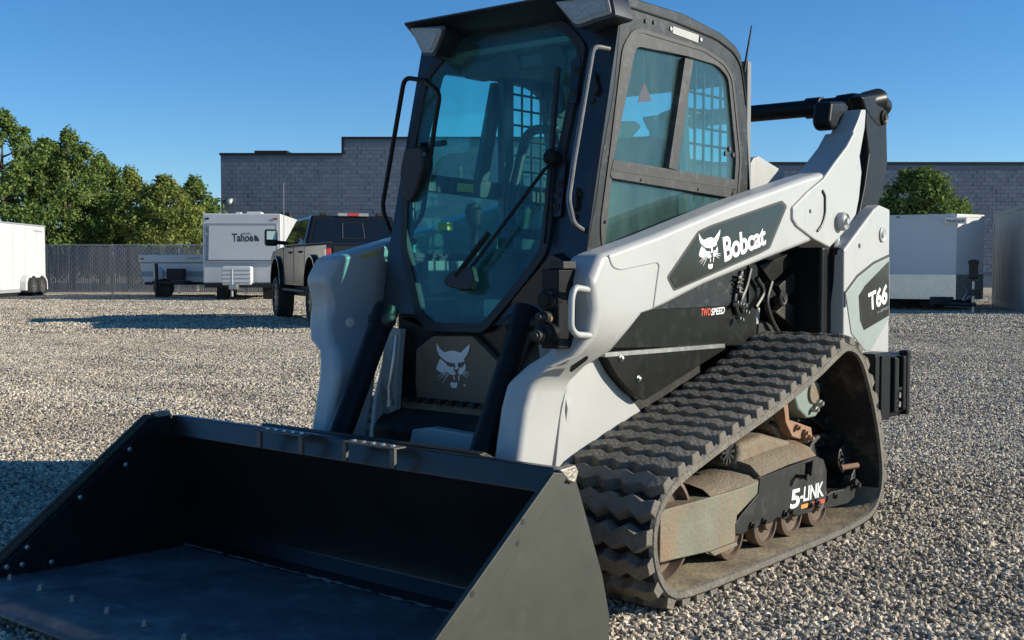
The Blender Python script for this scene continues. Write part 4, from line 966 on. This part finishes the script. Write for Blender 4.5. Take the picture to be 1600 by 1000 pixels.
RWF = ((-xb, 2.02, zb), (xb, 2.02, zb), (xt, 2.24, zt2), (-xt, 2.24, zt2))
rwn = T('rear_window', quadp([onface(*RWF, u, v) for u, v in ((.06, .10), (.94, .10), (.93, .86), (.07, .86))], .006), TGLASS, bev=.004)
obj('slider_pane', quadp([onface(*RWF, u, v) for u, v in ((.37, .22), (.60, .22), (.60, .75), (.37, .75))], .010), TGLASS, rwn)
for uu in (.37, .60, .49):
    pass
bm = B()
for a, b in (((.37, .22), (.60, .22)), ((.60, .22), (.60, .75)), ((.60, .75), (.37, .75)), ((.37, .75), (.37, .22))):
    tube(bm, [onface(*RWF, *a)+Vector((0, -.012, 0)), onface(*RWF, *b)+Vector((0, -.012, 0))], .008, 6)
obj('slider_frame', bm, CHASSIS, rwn)
for s in (1, -1):
    SF = ((s*xb, 2.02, zb), (s*xb, 4.62, zb), (s*xt, 3.80, zt2-.02), (s*xt, 2.24, zt2))
    for (u0, u1, u2, u3) in ((.10, .44, .46, .12), (.47, .86, .90, .49)):
        pts = [onface(*SF, u, v) for u, v in ((u0, .07), (u1, .07), (u2, .88), (u3, .88))]
        if s > 0: pass
        else: pts = [pts[1], pts[0], pts[3], pts[2]]
        T('side_window', quadp(pts, .006), TGLASS, bev=.003)
    # door seams and handles
    for yv in (2.05, 3.15, 4.33):
        T('door_seam', box(B(), (s*.979-.006, yv-.008, .80), (s*.979+.006, yv+.008, 1.49)), CHASSIS)
    for yv in (2.33, 3.4):
        T('door_handle', box(B(), (s*.99-.02, yv, 1.36), (s*.99+.02, yv+.2, 1.40)), CHASSIS, bev=.008)
    for yc in (RW, FW):
        w = wheel(TRK, (s*1.04, yc, WR), WR, .33, (s, 0, 0), DARKRIM)
        ar = [(a, b) for a, b in arch(yc, .62, low_z)]; ai = [(a, b) for a, b in arch(yc, .56, low_z)]
        T('fender_flare', TX(s*.95, s*1.05, ar+ai[::-1]) if s > 0 else TX(-1.05, -.95, ar+ai[::-1]), TRUCKP, bev=.015)
    m = T('side_mirror', box(B(), (s*1.25-.13, 4.14, 1.52), (s*1.25+.13, 4.30, 1.86)), CHASSIS, bev=.05, seg=3)
    obj('mirror_glass', box(B(), (s*1.25-.10, 4.13, 1.65), (s*1.25+.10, 4.14, 1.82)), mat('mirror_glass', (.5, .5, .5), .05, metal=1, var=.02, rvar=.02), m)
    obj('mirror_arm', tube(B(), [(s*.92, 4.3, 1.58), (s*1.2, 4.25, 1.60)], .04, 8), CHASSIS, m)
    tl = T('tail_light', box(B(), (s*.985-.09 if s > 0 else -.995, -.045, 1.10), (.995 if s > 0 else -.905, .10, 1.42)), TAILR, bev=.015)
    obj('reverse_light', box(B(), (s*.95-.042, -.05, 1.10), (s*.95+.042, -.02, 1.20)), TAILW, tl, bev=.005)
    T('running_board', box(B(), (s*.92-.08, 1.95, .60), (s*.92+.08, 4.4, .66)), CHASSIS, bev=.02)
T('tailgate', box(B(), (-.88, -.04, .84), (.88, .0, 1.47)), TRUCKP, bev=.03, seg=3)
T('bed_rail_cap', TX(-.99, -.88, [(0, 1.495), (1.98, 1.495), (1.98, 1.53), (0, 1.53)]), CHASSIS, bev=.01)
T('bed_rail_cap', TX(.88, .99, [(0, 1.495), (1.98, 1.495), (1.98, 1.53), (0, 1.53)]), CHASSIS, bev=.01)
T('rear_bumper', box(B(), (-.95, -.18, .68), (.95, -.04, .86)), CHROME, bev=.03)
cb_ = T('third_brake_light', box(B(), (-.30, 2.20, zt2-.02), (.30, 2.27, zt2+.045)), TAILW, bev=.012)
obj('brake_lens', box(B(), (-.11, 2.195, zt2-.015), (.11, 2.26, zt2+.048)), TAILR, cb_, bev=.006)
for x in (-.55, .55): T('roof_clip', box(B(), (x-.07, 2.30, zt2-.005), (x+.07, 2.40, zt2+.05)), CHASSIS, bev=.01)
T('underbody', box(B(), (-.7, .5, .50), (.7, 5.4, .74)), CHASSIS)
T('axle', cyl(B(), (-.9, RW, WR), (.9, RW, WR), .08, 12), CHASSIS)
T('whip_antenna', tube(B(), [(-.9, 4.75, 1.46), (-.9, 4.7, 2.85)], .006, 6), VG)

# ---- folding camper trailer with a big front panel
d0 = 38.0
CT = root('travel_trailer', 'tall white travel trailer with grey framed front panel and propane cover on its tongue', 'travel trailer', BPX(379, d0), YAW+math.radians(4))
H = HZ(334, d0)
bx = [(-1.26, .62), (1.26, .62), (1.26, H), (-1.26, H)]
def T2(name, bm, m, parent=CT, **k): return obj(name, bm, m, parent, **k)
def fy(u, v, t): return Vector((u, t, v))
cb0 = T2('trailer_box', slab(B(), [[(-1.25, .55), (1.25, .55), (1.25, H), (-1.25, H)]], fy, 0, 5.6), VW, bev=.04)
f0, f1 = HZ(349, d0), HZ(411, d0)
fp_ = T2('front_panel', slab(B(), [[(-1.17, f1), (1.17, f1), (1.13, f0), (-1.13, f0)]], fy, -.05, .0), VG, bev=.01)
obj('panel_face', slab(B(), [[(-1.07, f1+.10), (1.07, f1+.10), (1.04, f0-.09), (-1.04, f0-.09)]], fy, -.066, -.05), VW, fp_, bev=.006)
def tmap(ox, oz, wd, h, y): return lambda bm: [setattr(v, 'co', Vector((ox+v.co.x*wd, y, oz+v.co.y*h))) for v in bm.verts]
def txt(s, ox, oz, wd, h, y, m, parent, off=.02):
    bm = textmesh(s, off); tmap(ox, oz, wd, h, y)(bm); return obj('lettering', bm, m, parent, smooth=False, recalc=False)
DKTEXT = mat('dark_teal_print', (.03, .055, .06), .5, var=.1); FAINT = mat('faded_print', (.30, .33, .33), .5, var=.2)
txt('Tahoe', -.31, HZ(378, d0), .68, .27, -.068, DKTEXT, fp_, .03)
bm = B(); 
for p in (((.40, 0), (.56, 0), (.56, .06), (.47, .18), (.40, .20)),): bm.faces.new([bm.verts.new((a, -.068, HZ(377, d0)+b)) for a, b in p])
obj('letter_mark', bm, DKTEXT, fp_, smooth=False)
bm = B(); zt_ = HZ(377, d0)
bm.faces.new([bm.verts.new((a, -.0675, zt_+b)) for a, b in ((-.02, .20), (.08, .29), (.14, .26), (.22, .30), (.34, .20))])
obj('faded_print', bm, FAINT, fp_, smooth=False)
txt('tm', .45, HZ(383.5, d0), .07, .03, -.068, DKTEXT, fp_, .0)
for x in (-1.13, 1.1):
    T2('panel_latch', box(B(), (x-.03, -.085, HZ(368, d0)), (x+.05, -.05, HZ(364, d0))), ZINC)
    T2('marker_light', box(B(), (x*.98-.06, -.02, HZ(343.5, d0)), (x*.98+.06, .0, HZ(340.5, d0))), TAILR if x > 0 else CHASSIS)
cv = T2('propane_cover', slab(B(), [rnd2([(-.53, HZ(445, d0)), (.39, HZ(445, d0)), (.39, HZ(416, d0)), (-.53, HZ(416, d0))], .06)], fy, -.75, -.25), VW, bev=.04)
for k in range(4): 
    z = HZ(421+k*6.2, d0); obj('cover_rib', box(B(), (-.53, -.765, z-.02), (.39, -.75, z+.02)), VW, cv, bev=.01)
T2('tongue_jack', cyl(B(), (-.18, -.95, HZ(462, d0)), (-.18, -.95, HZ(420, d0)), .04, 10), VG)
T2('hitch_coupler', box(B(), (-.24, -1.2, HZ(451, d0)), (.02, -.8, HZ(444, d0))), ZINC, bev=.02)
T2('trailer_frame', box(B(), (-1.1, -.6, .42), (1.1, 5.4, .56)), CHASSIS)
for s in (1, -1):
    for yv in (2.8, 3.6): wheel(CT, (s*1.16, yv, .34), .34, .22, (s, 0, 0), RIM)
    T2('stabilizer_leg', box(B(), (s*.75-.15, .4, .0), (s*.75+.15, .9, .45)), CHASSIS)
rv = T2('roof_vent', box(B(), (.05, .6, H), (.55, 1.2, H+.09)), VW, bev=.04); T2('roof_vent', box(B(), (-.28, .5, H), (-.1, .8, H+.07)), VW, bev=.02)
T2('roof_unit', box(B(), (.7, 3.6, H), (1.15, 4.4, H+.20)), CHASSIS, bev=.05)
for k in range(5): T2('panel_seam', box(B(), (1.249, .9+k*.95, .6), (1.254, .92+k*.95, H-.05)), VG)
T2('belt_trim', box(B(), (1.249, .0, 1.45), (1.258, 5.6, 1.52)), VG)
# ---- pop-up camper beside it
d1 = 41.0
PU = root('popup_camper', 'low white pop-up camper closed down beside the tall travel trailer', 'camper', BPX(268, d1), YAW)
zt_, zm, zl = HZ(398, d1), HZ(411, d1), HZ(441, d1)
pu = obj('camper_body', slab(B(), [[(-1.08, zm), (-1.02, HZ(436, d1)), (-.92, zl), (1.9, zl), (1.9, zm)]], fy, 0, 3.6), VW, PU, bev=.03)
obj('camper_roof', slab(B(), [[(-1.12, zm+.01), (1.9, zm+.01), (1.9, zt_), (-1.12, zt_)]], fy, -.04, 3.65), VW, PU, bev=.03)
obj('trim_band', box(B(), (-1.06, -.012, HZ(432, d1)), (1.2, .0, HZ(424, d1))), VG, PU)
obj('corner_light', box(B(), (-1.06, -.06, HZ(406, d1)), (-.95, -.04, HZ(403, d1))), TAILR, PU)
bm = B()
for k in range(8): box(bm, (.56+k*.058, -.047, HZ(404.5, d1)), (.60+k*.058, -.044, HZ(404.5, d1)+.055))
obj('faded_print', bm, FAINT, PU)
obj('camper_skirt', box(B(), (-.95, .05, .45), (1.9, 3.4, zl)), CHASSIS, PU)
obj('tongue_jack', cyl(B(), (-.25, -.9, .0), (-.25, -.9, 1.2), .06, 10), CHASSIS, PU)
w_ = wheel(PU, (-.12, -.6, .34), .34, .2, (0, -1, 0), DARKRIM, 'jockey_wheel')
obj('battery_box', box(B(), (.05, -.75, .62), (.62, -.35, 1.02)), CHASSIS, PU, bev=.02)
obj('gas_bottle', lathe(B(), [(0, .17), (.3, .17), (.38, .10), (.42, .06)], (-.25, -.6, .66), (0, 0, 1), 18), VW, PU)
obj('tongue_frame', box(B(), (-.4, -.9, .5), (.7, .1, .6)), CHASSIS, PU)
for x in (-.6, 1.2): wheel(PU, (x, .6, .30), .30, .2, (0, -1, 0), RIM) if False else None
for s in (-.98, 1.8): wheel(PU, (s, 1.9, .32), .32, .2, (-1 if s < 0 else 1, 0, 0), RIM)
# ---- enclosed cargo trailer, left edge
pa, pb = BPX(72, 45.0), BPX(-40, 34.3)
pb = BPX(0, 40.3) ; ddir = (pa-pb); hd2 = math.atan2(ddir.y, ddir.x)-math.pi/2
CL = root('cargo_trailer', 'white enclosed cargo trailer with two wheels under one fender, sunlit by the fence', 'cargo trailer', pa, hd2, 'enclosed cargo trailers')
# local: rear corner at origin, trailer runs along -y towards the camera, side face at x=0 looking +x
Ht = HZ(355, 45); zb_ = HZ(450, 45)
obj('trailer_box', box(B(), (-2.2, -8.6, zb_), (0, 0, Ht)), VW, CL, bev=.03)
obj('roof_trim', box(B(), (-2.2, -8.6, Ht-.0), (.015, .01, Ht+.05)), VG, CL, bev=.01)
obj('bottom_trim', box(B(), (-2.2, -8.6, zb_-.10), (.012, .01, zb_+.0)), VG, CL)
obj('corner_trim', box(B(), (-.02, -.06, zb_), (.01, .012, Ht)), ALU, CL)
bm = B()
for k in range(6): box(bm, (0, -.95-k*1.25, zb_+.02), (.004, -.93-k*1.25, Ht-.02))
obj('panel_seam', bm, VG, CL)
def tside(s, y0, z0, wd, h, parent, m):
    bm = textmesh(s, .02)
    for v in bm.verts: v.co = Vector((.006, y0+v.co.x*wd, z0+v.co.y*h))
    return obj('lettering', bm, m, parent, smooth=False, recalc=False)
bm = B()
for k in range(8): box(bm, (.003, -1.2+k*.115, Ht-.22), (.006, -1.12+k*.115, Ht-.15))
obj('faded_print', bm, FAINT, CL)
fw = [(y_+.75, z_) for y_, z_ in ((-3.55, zb_-.05), (-3.5, zb_+.30), (-3.3, zb_+.52), (-1.45, zb_+.52), (-1.2, zb_+.30), (-1.15, zb_-.05))]
obj('fender', slab(B(), [fw], xf, .0, .22), VW, CL, bev=.03)
fw2 = [(y_+.75, z_) for y_, z_ in ((-3.42, zb_-.12), (-3.38, zb_+.26), (-3.22, zb_+.42), (-1.53, zb_+.42), (-1.32, zb_+.26), (-1.28, zb_-.12))]
obj('fender_well', slab(B(), [fw2], xf, .02, .226), CHASSIS, CL)
for yv in (-2.0, -1.1): wheel(CL, (.25, yv, .38), .38, .22, (1, 0, 0), RIM)
obj('trailer_frame', box(B(), (-1.9, -8.4, zb_-.22), (-.1, -.1, zb_-.1)), CHASSIS, CL)
# ---- V-nose cargo trailer on the right
d2 = 28.5
CR = root('cargo_trailer', 'white V-nose cargo trailer with polished lower nose beside the corrugated container', 'cargo trailer', BPX(1493, d2-.3), YAW, 'enclosed cargo trailers')
k2 = (d2)/FPX; zt3, zb3, za3 = HZ(336, d2), HZ(468, d2), HZ(429, d2)
fl = [(-88*k2, .85), (0, 0), (58*k2, .62), (58*k2, 5.2), (-104*k2, 5.2), (-104*k2, 1.6)]
fz = lambda u, v, t: Vector((u, v, t))
obj('trailer_box', slab(B(), [fl], fz, zb3, zt3), VW, CR, bev=.02)
fl2 = [(fl[0][0]-.005, fl[0][1]-.012), (0, -.014), (fl[2][0]+.004, fl[2][1]-.012), (fl[2][0], fl[2][1]+.05), (0, .05), (fl[0][0], fl[0][1]+.05)]
obj('nose_guard', slab(B(), [fl2], fz, zb3+.01, za3), ALU, CR)
obj('roof_trim', slab(B(), [[(a*1.004, b-.012 if b < 2 else b) for a, b in fl]], fz, zt3-.06, zt3+.012), VW, CR, bev=.008)
obj('corner_trim', box(B(), (fl[0][0]-.03, fl[0][1]-.02, zb3), (fl[0][0]+.02, fl[0][1]+.04, zt3-.06)), ALU, CR)
for u, v in ((.15, 0), (.92, 1)):
    p_ = Vector(fl[1]).lerp(Vector(fl[0]), 1-u) if v == 0 else Vector(fl[1]).lerp(Vector(fl[2]), u)
    obj('marker_light', box(B(), (p_.x-.05, p_.y-.03, zt3-.05), (p_.x+.05, p_.y+.02, zt3-.025)), CHASSIS, CR)
for k in range(9):
    for (e0, e1) in ((Vector(fl[0]), Vector(fl[1])), (Vector(fl[1]), Vector(fl[2]))):
        p_ = e0.lerp(e1, (k+.5)/9); nn = Vector((e1.y-e0.y, -(e1.x-e0.x))).normalized()
        obj('rivet', lathe(B(), [(0, .012), (.006, .008)], (p_.x, p_.y, zt3-.10), (nn.x, nn.y, 0), 8), ZINC, CR)
bm = textmesh('Haulmark', .02)
pA = Vector(fl[1]).lerp(Vector(fl[0]), .30); pB = Vector(fl[1]).lerp(Vector(fl[2]), .22)
plate = B(); box(plate, (-.30, -.04, HZ(350.5, d2)), (.22, .02, HZ(341, d2))); pt = obj('name_plate', plate, VW, CR, bev=.004)
for v in bm.verts: v.co = Vector((-.26+v.co.x*.44, -.043, HZ(348.5, d2)+v.co.y*.085))
obj('lettering', bm, DKTEXT, pt, smooth=False, recalc=False)
obj('trailer_frame', box(B(), (-100*k2, 1.2, zb3-.16), (55*k2, 5.0, zb3)), CHASSIS, CR)
bm = B(); tube(bm, [(-.6, .7, zb3-.09), (.08, -.85, zb3-.09)], .05, 8); tube(bm, [(.65, .55, zb3-.09), (.12, -.85, zb3-.09)], .05, 8); obj('tongue', bm, CHASSIS, CR)
jk = obj('tongue_jack', cyl(B(), (.11, -.8, .02), (.11, -.8, .75), .028, 10), ZINC, CR)
obj('jack_cover', lathe(B(), [(0, .07), (.05, .11), (.3, .10), (.42, .13), (.46, .06)], (.10, -.82, .80), (0, 0, 1), 14), CHASSIS, jk)
obj('coupler', box(B(), (.0, -1.05, .42), (.2, -.7, .56)), CHASSIS, CR, bev=.02)
ch = [Vector((-.05-.12*math.sin(t*.6), -.9, .52-.22*math.sin(t*.45))) for t in range(8)]
obj('safety_chain', tube(B(), ch, .012, 6), ZINC, CR)
obj('tool_box', box(B(), (-.52, -.03, zb3-.12), (-.06, .30, zb3+.07)), CHASSIS, CR, bev=.02)
for s in (-104*k2+.02, 58*k2-.02): wheel(CR, (s, 3.2, .33), .33, .2, (-1 if s < 0 else 1, 0, 0), RIM)
# ---- shipping container, right edge
CTN = mat('faded_container_paint', (.36, .35, .30), .6, var=.15, scale=1.2, dirt=(.22, .16, .10), damt=.25, dscale=1.8)
ca, cb1 = BPX(1551, 33.0), BPX(1640, 24.5)
dd = cb1-ca; hd3 = math.atan2(dd.y, dd.x)
SCN = root('shipping_container', 'faded beige corrugated shipping container at the edge of the lot', 'shipping container', ca, hd3)
Lc = 6.06; hc = 2.59
def container():
    # local x along the visible side, y into the container (to the left of +x is outside), z up
    bm = B(); xs = []; x = .1; n = 0
    while x < Lc-.1:
        for dx, dy in ((0, 0), (.07, 0), (.11, .036), (.18, .036), (.22, 0)):
            xs.append((x+dx, dy))
        x += .27; 
    v0 = [bm.verts.new((a, b, .16)) for a, b in xs]; v1 = [bm.verts.new((a, b, hc-.11)) for a, b in xs]
    for i in range(len(xs)-1):
        if xs[i+1][0] > xs[i][0]+1e-6: bm.faces.new((v0[i], v0[i+1], v1[i+1], v1[i]))
    return bm
side = obj('corrugated_wall', container(), CTN, SCN, ang=20)
SGN = 1
obj('container_frame', (lambda b: (box(b, (0, -.02, .02), (Lc, .08, .16)), box(b, (0, -.02, hc-.11), (Lc, .08, hc)), box(b, (0, -.022, .02), (.12, .10, hc+.002)), box(b, (Lc-.12, -.022, .02), (Lc, .10, hc+.002)))[0] and b or b)(B()), CTN, SCN, bev=.01)
obj('container_shell', box(B(), (.02, .05, .10), (Lc-.02, 2.42, hc-.02)), CTN, SCN)
bm = B()
for k in range(26): box(bm, (.1+k*.225, -.03, hc-.03), (.22+k*.225, .05, hc+.012))
obj('roof_edge', bm, CTN, SCN)

# ---- fence
LINK = mat('galvanized_steel', (.36, .37, .38), .5, metal=.5, var=.15)
SLATM = mat('grey_privacy_slat', (.18, .185, .19), .55, var=.25, scale=2)
FD = 47.0; x0f, x1f = (-60-800)/FPX*FD, (420-800)/FPX*FD
FE = root('chain_link_fence', 'grey slatted chain-link fence along the lot under the trees', 'fence', BG(x0f, FD), YAW)
Lf = x1f-x0f; Hf = HZ(383, FD)
np_ = 6
first = None
for k in range(np_):
    bm = cyl(B(), (0, 0, 0), (0, 0, Hf+.03), .05, 10)
    if first is None: first = obj('fence_post', bm, LINK, FE); o = first
    else: o = like(first, FE)
    xp = ((175-800)/FPX*FD-x0f) + (k-2)*((175-75)*FD/FPX*1.0)*1.05
    o.location = (xp, .06, 0)
bm = B()
for z in (Hf, .08): tube(bm, [(0, .02, z), (Lf, .02, z)], .022, 8)
obj('fence_rail', bm, LINK, FE)
bm = B(); x = 0; rr = random.Random(3)
while x < Lf:
    if rr.random() > (.25 if (8.6 < x < 11.2 or 12.4 < x < 14) else 0):
        h = Hf-.06+rr.uniform(-.02, .02); z0 = .06
        v = [bm.verts.new(p) for p in ((x, 0, z0), (x+.072, .006*rr.uniform(-1, 1), z0), (x+.072, 0, h), (x, .006*rr.uniform(-1, 1), h))]; bm.faces.new(v)
    x += .086
sl = obj('privacy_slat', bm, SLATM, FE, smooth=False); sl['kind'] = 'stuff'
bm = B(); x = 0
while x < Lf+2:
    for sg in (1, -1):
        a = Vector((x, -.012, .05)); b = Vector((x+sg*Hf*.8, -.012, Hf))
        e = Vector((.006, 0, 0)); bm.faces.new([bm.verts.new(p) for p in (a-e, a+e, b+e, b-e)])
    x += .17
wm = obj('wire_mesh', bm, LINK, FE, smooth=False); wm['kind'] = 'stuff'
# ---- building of dark blocks
BD = 60.0; kb = BD/FPX
BLOCKM = bpy.data.materials.new('dark_split_block'); BLOCKM.use_nodes = True
t = BLOCKM.node_tree; n = t.nodes; p = n['Principled BSDF']; oi = n.new('ShaderNodeObjectInfo'); at = n.new('ShaderNodeAttribute'); at.attribute_name = 'tone'
ad = n.new('ShaderNodeMath'); ad.operation = 'ADD'; t.links.new(oi.outputs['Random'], ad.inputs[0]); t.links.new(at.outputs['Fac'], ad.inputs[1])
fr_ = n.new('ShaderNodeMath'); fr_.operation = 'FRACT'; t.links.new(ad.outputs[0], fr_.inputs[0])
rp = n.new('ShaderNodeValToRGB'); e = rp.color_ramp.elements; e[0].color = (.155, .184, .222, 1); e[1].color = (.20, .231, .27, 1); e[0].position = 0; e[1].position = 1; x = e.new(.6); x.color = (.175, .204, .243, 1)
t.links.new(fr_.outputs[0], rp.inputs[0]); t.links.new(rp.outputs[0], p.inputs['Base Color']); p.inputs['Roughness'].default_value = .9
tc = n.new('ShaderNodeTexCoord'); nz = n.new('ShaderNodeTexNoise'); nz.inputs['Scale'].default_value = 25; t.links.new(tc.outputs['Object'], nz.inputs[0]); bp_ = n.new('ShaderNodeBump'); bp_.inputs['Strength'].default_value = .5; t.links.new(nz.outputs[0], bp_.inputs['Height']); t.links.new(bp_.outputs[0], p.inputs['Normal'])
MORTAR = mat('mortar', (.15, .175, .21), .95, var=.1); CAPM = mat('dark_parapet_cap', (.012, .012, .014), .6, var=.1)
BL = root('block_building', 'long dark grey block building with stepped parapet behind the lot', 'building', BPX(347, BD), YAW)
def bh(px): return 1.11+(415.6-(242 if px < 537 else (217 if px < 1010 else 256)))*kb
segs = [(347, 537), (537, 1010), (1010, 1900)]
for a, b in segs:
    xa, xb2 = (a-347)*kb, (b-347)*kb; h = bh((a+b)/2)
    wl = obj('wall', box(B(), (xa, .02, 0), (xb2, 14, h-.06)), MORTAR, BL)
    obj('parapet_cap', box(B(), (xa-.05, -.06, h-.06), (xb2+.0, 14, h+.06)), CAPM, BL)
    if a != 347: obj('parapet_step', box(B(), (xa-.06, -.055, min(bh(a-5), h)-.0), (xa+.06, .03, max(bh(a-5), h)+.055)), CAPM, BL)
obj('roof_hatch', box(B(), (46*kb, 1.0, bh(400)), (98*kb, 3.0, bh(400)+.28)), CAPM, BL)
bw_, bh_ = .40, .20
cells = []
for r in range(0, 40):
    z = r*bh_
    for c in range(-1, 135):
        x = c*bw_ + (bw_/2 if r % 2 else 0)
        if x < 0: x = 0; 
        px = 347+(x+.2)/kb
        if z+bh_ > bh(px)-.05 or x > (1650-347)*kb: continue
        if z < .8: continue
        vis = (px < 640 and z > HZ(345, BD)) or (px > 1215 and z > HZ(340, BD))
        cells.append((0 if vis else 1, abs(px-450) if px < 640 else 2000+px, x, z))
cells.sort()
b1 = box(B(), (.006, -.012, .006), (bw_-.006, .03, bh_-.006)); blk = obj('block', b1, BLOCKM, BL, smooth=False); first = True
bm = B(); tl_ = []
for i, (vv, px, x, z) in enumerate(cells):
    if i < 300:
        o = blk if first else like(blk, BL); first = False
        o.location = (x, random.uniform(-.004, .004), z)
    else:
        n0 = len(bm.faces); dy = random.uniform(-.004, .004); box(bm, (x+.006, -.012+dy, z+.006), (x+bw_-.006, .03, z+bh_-.006)); tl_ += [random.random()]*6
st = obj('blockwork', bm, BLOCKM, BL, smooth=False, recalc=False); st['kind'] = 'stuff'
at_ = st.data.attributes.new('tone', 'FLOAT', 'FACE'); at_.data.foreach_set('value', tl_)
# wall cameras
for px, lab in ((341, 'dark dome security camera on a bracket off the corner of the block wall'), (360, 'pale dome security camera on the face of the block wall near its corner')):
    r_ = root('security_camera', lab, 'security camera', BPX(px, BD-.3, HZ(314, BD)), YAW)
    if px < 350:
        obj('camera_arm', tube(B(), [(.30, .3, .02), (.10, 0, .10), (-.05, 0, .10)], .035, 8), CHASSIS, r_)
        obj('camera_dome', lathe(B(), [(-.02, .10), (-.18, .12), (-.26, .10), (-.30, .04)], (-.05, 0, .12), (0, 0, 1), 14), CHASSIS, r_)
    else:
        obj('camera_base', box(B(), (-.10, .05, -.05), (.10, .30, .12)), VG, r_, bev=.02)
        obj('camera_dome', lathe(B(), [(0, .14), (-.08, .15), (-.18, .12), (-.24, .04)], (0, 0, .04), (0, 0, 1), 14), VW, r_)

# ---- trees
def leafmat(name, a, b):
    m = bpy.data.materials.new(name); m.use_nodes = True; t = m.node_tree; n = t.nodes; L = t.links.new
    n.remove(n['Principled BSDF']); at = n.new('ShaderNodeAttribute'); at.attribute_name = 'tone'
    r = n.new('ShaderNodeValToRGB'); e = r.color_ramp.elements; e[0].color = (*a, 1); e[1].color = (*b, 1); L(at.outputs['Fac'], r.inputs[0])
    d = n.new('ShaderNodeBsdfDiffuse'); tr = n.new('ShaderNodeBsdfTranslucent'); L(r.outputs[0], d.inputs[0]); L(r.outputs[0], tr.inputs[0])
    x = n.new('ShaderNodeMixShader'); x.inputs[0].default_value = .3; L(d.outputs[0], x.inputs[1]); L(tr.outputs[0], x.inputs[2]); L(x.outputs[0], n['Material Output'].inputs[0])
    return m
LEAF = leafmat('green_leaves', (.045, .09, .028), (.27, .345, .10)); LEAFY = leafmat('yellowing_leaves', (.07, .105, .03), (.37, .40, .11))
BARK = mat('bark', (.10, .08, .06), .9, var=.3, scale=20, bump=.5)
def tree(px, d, topy, wid, label, nleaf=9000, lm=LEAF, seed=0, lsz=.17, base=.12, round_=False):
    rg = random.Random(seed); H = HZ(topy, d)
    r = root('broadleaf_tree', label, 'tree', BPX(px, d), rg.uniform(0, 6), 'trees beyond the fence')
    W = wid*d/FPX/2*1.25
    bm = B(); tube(bm, [(0, 0, -.1), (.05, .03, H*.3), (-.05, .06, H*.6), (.02, 0, H*.93)], [.16, .13, .08, .02], 8)
    lim = []
    for k in range(16):
        z = H*rg.uniform(.18, .8); an = rg.uniform(0, 6.28); l = W*rg.uniform(.5, .95)*(1-.35*(z/H)); e = Vector((math.cos(an)*l, math.sin(an)*l, z+l*rg.uniform(.3, .9)))
        tube(bm, [(0, 0, z), (e.x*.5, e.y*.5, z+(e.z-z)*.35), tuple(e)], [.05, .035, .012], 5); lim.append(e)
    obj('trunk', bm, BARK, r)
    # leaf clusters through an egg-shaped crown
    cl = []
    while len(cl) < 230:
        a = rg.uniform(0, 6.28); h = rg.uniform(base, 1.0); prof = (math.sin(min(1, (h-base)/(1-base)*1.35+.18)*math.pi*.62))*(1 if h < .55 else max(.07, 1-((h-.55)/.45)**1.7))
        if round_: prof = math.sqrt(max(.02, 1-((h-.50)/.52)**2))*(.82+.2*math.sin(2*a+1.1)+.14*math.sin(3*a+.4)+rg.uniform(-.1, .12))
        q = math.sqrt(rg.uniform(.12, 1))
        R_ = W*prof*q*rg.uniform(.8, 1.12)
        cl.append((Vector((math.cos(a)*R_, math.sin(a)*R_, h*H)), rg.uniform(.28, .62)*min(1, W/2+.25)*(1.15-.45*h), rg.random()))
    vs = []; fs = []; tones = []
    for i in range(int(nleaf*1.9)):
        c, cr, ct = cl[rg.randrange(len(cl))]
        v = Vector((rg.gauss(0, 1), rg.gauss(0, 1), rg.gauss(0, .85))); v = v.normalized()*cr*rg.uniform(.3, 1.05)
        p = c+v
        nrm_ = (v.normalized()*.6+Vector((rg.gauss(0, .5), rg.gauss(0, .5), rg.gauss(.25, .5)))).normalized()
        s_ = nrm_.orthogonal().normalized(); s_.rotate(Matrix.Rotation(rg.uniform(0, 6.28), 3, nrm_)); t_ = nrm_.cross(s_); l = lsz*rg.uniform(.6, 1.25)
        k = len(vs); vs += [p-s_*l*.5, p+t_*l*.28, p+s_*l*.5, p-t_*l*.28]; fs.append((k, k+1, k+2, k+3)); tones.append(max(0, min(1, .25+.45*ct+rg.gauss(0, .2))))
    me = bpy.data.meshes.new('crown'); me.from_pydata([tuple(v) for v in vs], [], fs); me.materials.append(lm)
    me.attributes.new('tone', 'FLOAT', 'FACE').data.foreach_set('value', tones)
    o = bpy.data.objects.new('crown', me); C.objects.link(o); o.parent = r
    return r
for a in ((8, 52, 183, 190, 'tallest dark green tree, at the end of the row above the white cargo trailer', 15000, LEAF, 1),
          (72, 56, 222, 130, 'green tree second from the end of the row, rounded top beside the tallest', 10000, LEAF, 2),
          (112, 54, 210, 130, 'tall pointed green tree third in the row beyond the fence', 12000, LEAF, 3),
          (160, 57, 248, 110, 'mid green tree where the row of trees begins to get lower', 9000, LEAF, 4),
          (205, 58, 268, 90, 'thin yellowing tree in the middle of the lower part of the row', 6500, LEAFY, 5),
          (258, 54, 280, 110, 'yellow-green rounded tree right behind the pop-up camper', 10000, LEAFY, 6),
          (306, 57, 282, 80, 'dark green tree closest to the corner of the block building', 8000, LEAF, 7),
          (338, 59, 326, 36, 'small bushy tree top against the corner of the block building', 2500, LEAF, 8),
          (1434, 44, 272, 122, 'round green tree in front of the block building behind the V-nose trailer', 11000, LEAF, 9),
          (1497, 46, 316, 40, 'low bushy tree just over the roof of the V-nose trailer', 2500, LEAF, 10)):
    tree(a[0], a[1], a[2], a[3], a[4], a[5], a[6], a[7], round_=a[0] > 1000)
